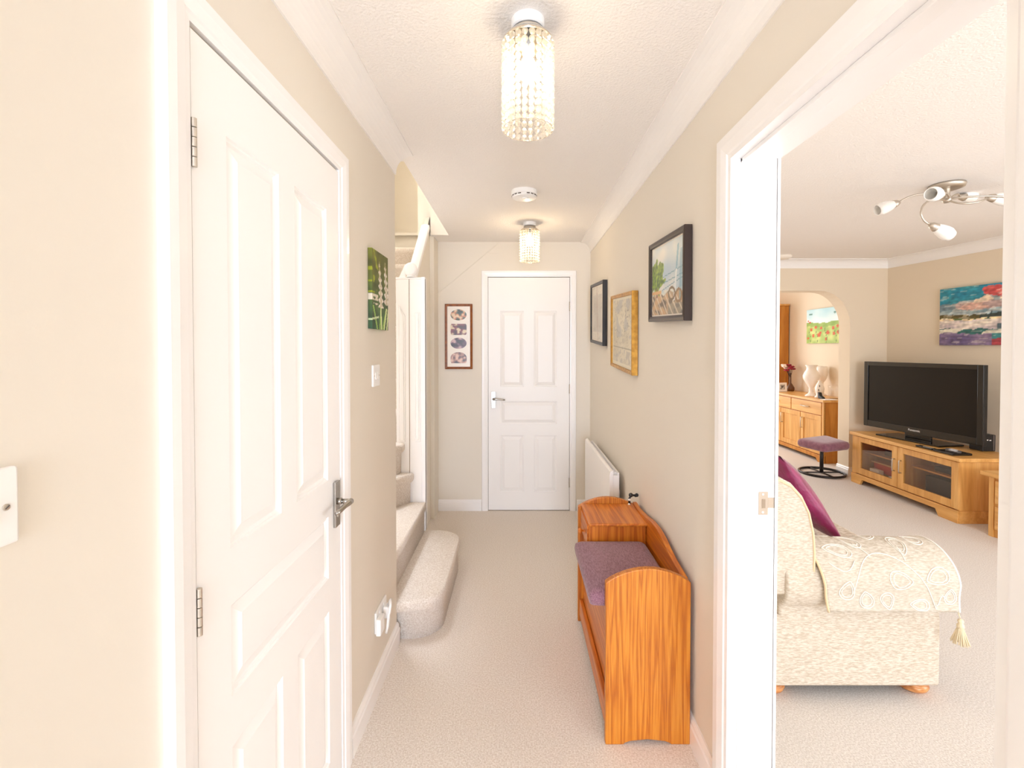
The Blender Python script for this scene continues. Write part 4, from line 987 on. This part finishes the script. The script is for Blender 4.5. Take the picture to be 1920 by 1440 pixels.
v1p = [(0, 0), (.070, 0), (.072, .012), (.040, .035), (.024, .06), (.030, .085), (.024, .105), (.055, .16), (.092, .225), (.098, .265), (.080, .31), (.058, .345), (.055, .375), (.072, .40), (.070, .405), (.05, .39), (.04, .3), (0, .28)]
vase('footed_vase', 'large white footed vase on the sideboard, left of the pair', 3.80, 6.06, .762, v1p)
vase('goblet_vase', 'tall white goblet on the sideboard right of the large vase', 4.00, 6.16, .762, [(0, 0), (.055, 0), (.055, .01), (.028, .03), (.018, .08), (.022, .17), (.05, .215), (.066, .27), (.068, .33), (.062, .385), (.058, .385), (.06, .33), (.055, .28), (0, .25)])
hv = thing('pierced_ornament', 'white ornament with dark pierced holes before the goblet', 'ornament', (3.80, 5.89, .762))
bm = NB(); lathe(bm, [(0, 0), (.055, 0), (.056, .012), (.036, .03), (.045, .07), (.052, .12), (.036, .17), (.018, .2), (.022, .215), (0, .217)], (3.80, 5.89, .762), (0, 0, 1), 24); obj('body', bm, M_vase, hv, smooth=True)
for q in ((.0, .10), (.01, .15), (-.004, .06)):
    bm = NB(); a = Vector((-.72, -.69, 0)); s_ = Vector((.69, -.72, 0)); c = Vector((3.80, 5.89, .762 + q[1])) + a * .049 + s_ * q[0]; ball(bm, c, .011, .5, .5, 1.3, 10, 8); obj('hole', bm, M_grey, hv, smooth=True)
gb = thing('glass_bowl', 'round glass vase at the near end of the sideboard', 'vase', (3.93, 5.76, .762))
bm = NB(); lathe(bm, [(0, 0), (.075, 0), (.088, .02), (.090, .13), (.098, .165), (.096, .165), (.086, .13), (.084, .02), (0, .008)], (3.94, 5.78, .762), (0, 0, 1), 28); obj('bowl', bm, M_pane, gb, smooth=True)
bo = NB(); prism(bo, [(5.735, .7625), (5.815, .7625), (5.825, .80), (5.815, .84), (5.80, .835), (5.785, .80), (5.75, .785), (5.73, .775)], 0, 3.73, 3.77); o = obj('black_ornament', bo, M_matblk, bevel=.008); tag(o, 'small black curved ornament lying before the glass vase', 'ornament')
nn = NB(); bx(nn, 3.68, 3.83, 5.60, 5.70, .7625, .768); o = obj('folded_paper', nn, M_paper); tag(o, 'white folded paper on the near corner of the sideboard', 'paper')
pf = thing('framed_photograph', 'small white photo frame on the sideboard beside the flowers', 'picture', (3.76, 6.70, .762))
def f_bw(u, v):
    d = math.hypot(u - .5, v - .55); return (86, 78, 74) if d < .28 and nz(u * 6, v * 6, 4) > -.1 else ((150, 142, 134) if nz(u * 5, v * 5, 2) > 0 else (206, 200, 192))
bm = NB(); rings = []
O_ = Vector((3.705, 6.66, .764)); U_ = Vector((.155, .05, 0)); V_ = Vector((.01, .03, .125)); Nn = U_.cross(V_).normalized()
if Nn.y > 0: Nn = -Nn
for s, d in ((0, -.01), (0, .004), (.2, .006), (.22, .001)):
    rings.append([bm.verts.new(O_ + U_ * a + V_ * b + Nn * d) for a, b in ((s, s), (1 - s, s), (1 - s, 1 - s), (s, 1 - s))])
for a, b in zip(rings, rings[1:]):
    for i in range(4): bm.faces.new((a[i], a[(i + 1) % 4], b[(i + 1) % 4], b[i]))
bm.faces.new(rings[0]); obj('frame', bm, M_vase, pf)
picture('print', M_print, pf, O_ + U_ * .21 + V_ * .21 + Nn * .0015, U_ * .58, V_ * .58, 12, 12, f_bw)
fl = vase('flower_vase', 'brown glass vase with crimson and cream flowers on the sideboard', 3.96, 6.80, .762, [(0, 0), (.045, 0), (.055, .02), (.055, .05), (.035, .085), (.014, .12), (.012, .24), (.016, .26), (.012, .258), (0, .1)], M_fshade)
fl['category'] = 'vase'
random.seed(3)
for k in range(11):
    a = random.random() * 6.28; r_ = .02 + .06 * random.random(); p = Vector((3.96 + r_ * math.cos(a) - .03, 6.80 + r_ * math.sin(a), 1.06 + .09 * random.random()))
    bm = NB(); tube(bm, [(3.96, 6.80, .95), p], .0025, 5); obj('stem', bm, M_leaf, fl)
    bm = NB(); 
    for q in range(5): b_ = 6.28 * q / 5; ball(bm, p + Vector((math.cos(b_) * .019, math.sin(b_) * .019, 0)), .020, 1, 1, .7, 8, 6)
    obj('blossom', bm, M_flower if k % 3 else M_flower2, fl, smooth=True)

# ------------------------------------------------------------------ lounge pictures
def f_poppies(u, v):
    c = mixc((150, 178, 82), (206, 214, 130), .5 + nz(u * 8, v * 8, 1))
    hz_ = .58 + .10 * math.sin((1 - u) * 3.0 - .4) * 0 + .12 * abs(u - .45)
    if v > hz_ + .03 * nz(u * 12, 0, 2): c = mixc((232, 242, 240), (150, 206, 220), (v - hz_) * 1.6 + .3 * nz(u * 5, v * 5, 4))
    elif v > hz_ - .12: c = mixc(c, (110, 150, 50), .5)
    for (a, b, r_) in ((.10, .62, .03), (.14, .40, .05), (.20, .22, .05), (.27, .46, .045), (.36, .24, .06), (.42, .44, .045), (.40, .3, .04), (.60, .30, .055), (.74, .42, .05), (.76, .27, .05), (.87, .30, .055), (.85, .47, .04), (.05, .66, .03), (.95, .50, .03), (.55, .12, .04), (.05, .15, .04)):
        if math.hypot((u - a) * 1.3, v - b) < r_: c = mixc((214, 104, 40), (188, 72, 30), .5 + nz(u * 30, v * 30, 5))
    for a in (.1, .3, .55, .8, .9):
        if abs(u - a - .03 * math.sin(v * 12)) < .006 and v < .45: c = (84, 120, 40)
    if v > .80 and (math.hypot(u - .12, (v - .86) * 2) < .05 or math.hypot(u - .78, (v - .85)) < .03): c = (96, 140, 130)
    return c
pp = thing('canvas_painting', 'square canvas of red poppies in a meadow above the sideboard', 'painting', (4.09, 6.28, 1.68))
picture('canvas', M_canvas, pp, (4.065, 6.60, 1.450), (0, -.75, 0), (0, 0, .465), 50, 46, f_poppies, thick=(.022, 0, 0))
def f_sea(u, v):
    v2 = v + .03 * nz(u * 5, v * 5, 1) + .018 * nz(u * 22, v * 8, 6)
    if v2 > .60:
        t = (v2 - .6) / .4
        c = mixc((30, 128, 156), (64, 150, 160), .5 + nz(u * 6, v * 6, 2))
        k = u * 1.1 + .5 * nz(u * 4, v * 5, 3) - t * .5
        if k > .25: c = mixc((216, 196, 170), (240, 214, 190), .5 + nz(u * 9, v * 9, 4))
        if k > .25 and nz(u * 7, v * 9, 8) > .2: c = (150, 160, 160)
        if math.hypot((u - .66) / .22, (v2 - .85) / .11) < 1 + .5 * nz(u * 9, v * 9, 5): c = mixc((196, 72, 72), (220, 120, 110), .5 + nz(u * 12, v * 12, 6))
        if t < .3: c = mixc(c, (190, 130, 120), .5)
        if u > .8 and t > .6: c = (236, 212, 140)
    elif v2 > .53: c = mixc((120, 150, 160), (180, 186, 182), .5 + nz(u * 5, v * 9, 6))
    elif v2 > .46: c = (92, 80, 36) if u < .4 else ((50, 62, 56) if u < .62 or v2 < .48 else (150, 156, 130))
    elif v2 > .43: c = (240, 214, 170) if nz(u * 8, v * 20, 1) > -.25 else (90, 110, 60)
    elif v2 > .27: 
        c = mixc((190, 176, 180), (240, 226, 208), .5 + 1.3 * nz(u * 5, v * 12, 7))
        if u > .55 and v2 < .36: c = (76, 96, 104)
    elif v2 > .2: c = (44, 100, 96) if nz(u * 6, v * 9, 4) > -.1 else (226, 220, 200)
    else:
        c = mixc((104, 88, 128), (140, 120, 150), .5 + nz(u * 6, v * 7, 5))
        if u > .5: c = (60, 130, 132) if v2 > .12 else (168, 62, 70)
        if u > .72: c = (92, 110, 134)
    if math.hypot((u - .5) * 3, v - .54) < .03: c = (36, 56, 56)
    k = 1 + .22 * nz(u * 14, v * 40, 9) + .18 * nz(u * 34, v * 22, 3)
    if nz(u * 10, v * 26, 11) > .34: c = mixc(c, (232, 220, 206), .45)
    return tuple(q * k for q in c)
sp2 = thing('canvas_painting', 'large seascape canvas with teal sky above the television', 'painting', (4.09, 4.3, 1.68))
a3 = Vector((*wp(.5575, .03), 1.413)); 
picture('canvas', M_canvas, sp2, a3, WD.normalized() * .86, (0, 0, .535), 90, 64, f_sea, thick=tuple(-WN * .027))

# ------------------------------------------------------------------ lounge ceiling light and disc
ll = thing('spiral_arm_ceiling_light', 'brushed nickel lounge ceiling light with curling arms and white glass shades', 'lamp', (2.48, 2.73, HL))
cx, cy = 2.488, 2.735
bm = NB(); lathe(bm, [(0, 0), (.083, 0), (.086, -.008), (.080, -.022), (.060, -.028), (0, -.028)], (cx, cy, HL), (0, 0, 1), 40); obj('ceiling_plate', bm, M_steel, ll, smooth=True)
bm = NB(); lathe(bm, [(.016, -.028), (.014, -.06), (.022, -.075), (.022, -.095), (.012, -.105), (0, -.105)], (cx, cy, HL), (0, 0, 1), 20); obj('boss', bm, M_steel, ll, smooth=True)
def bez(p, n=18):
    p = [Vector(q) for q in p]; out = []
    for i in range(n + 1):
        t = i / n; q = list(p)
        while len(q) > 1: q = [q[j].lerp(q[j + 1], t) for j in range(len(q) - 1)]
        out.append(q[0])
    return out
hub = (cx, cy, HL - .085)
def arm_light(ctrl, dirv, lit=False):
    pts = bez([hub] + ctrl); bm = NB(); tube(bm, pts, .0052, 10); a = obj('arm', bm, M_steel, ll, smooth=True)
    d = Vector(dirv).normalized(); e = pts[-1]
    bm = NB(); lathe(bm, [(0, -.006), (.010, -.004), (.018, .010), (.024, .034), (.022, .036), (0, .03)], e, d, 20); c = obj('cup', bm, M_steel, a, smooth=True)
    bm = NB(); lathe(bm, [(.021, .030), (.030, .055), (.036, .085), (.037, .105), (.030, .130), (.027, .130), (.033, .105), (.018, .035)], e, d, 24); obj('glass_shade', bm, M_opal, a, smooth=True)
arm_light([(2.38, 2.74, 2.31), (2.28, 2.75, 2.28), (2.222, 2.75, 2.236)], (-.9, .02, -.32))
arm_light([(2.42, 2.62, 2.22), (2.30, 2.55, 2.24), (2.28, 2.50, 2.21), (2.215, 2.46, 2.188)], (-.85, -.45, -.12))
arm_light([(2.36, 2.62, 2.20), (2.16, 2.52, 2.24), (2.10, 2.52, 2.08), (2.235, 2.55, 2.055)], (.85, .05, -.42))
arm_light([(2.58, 2.80, 2.28), (2.66, 2.84, 2.34), (2.70, 2.88, 2.31)], (.92, .3, .10))
arm_light([(2.50, 2.66, 2.18), (2.60, 2.62, 2.20), (2.668, 2.68, 2.243)], (.98, .0, -.10))
arm_light([(2.60, 2.60, 2.24), (2.80, 2.62, 2.24), (2.90, 2.72, 2.20)], (.7, .5, -.4))
cdm = thing('ceiling_detector', 'small round pale detector on the lounge ceiling by the door jamb', 'detector', (2.74, 4.83, HL))
bm = NB(); lathe(bm, [(0, 0), (.085, 0), (.085, -.018), (.06, -.035), (0, -.038)], (2.72, 4.83, HL), (0, 0, 1), 32); obj('body', bm, M_mount, cdm, smooth=True)
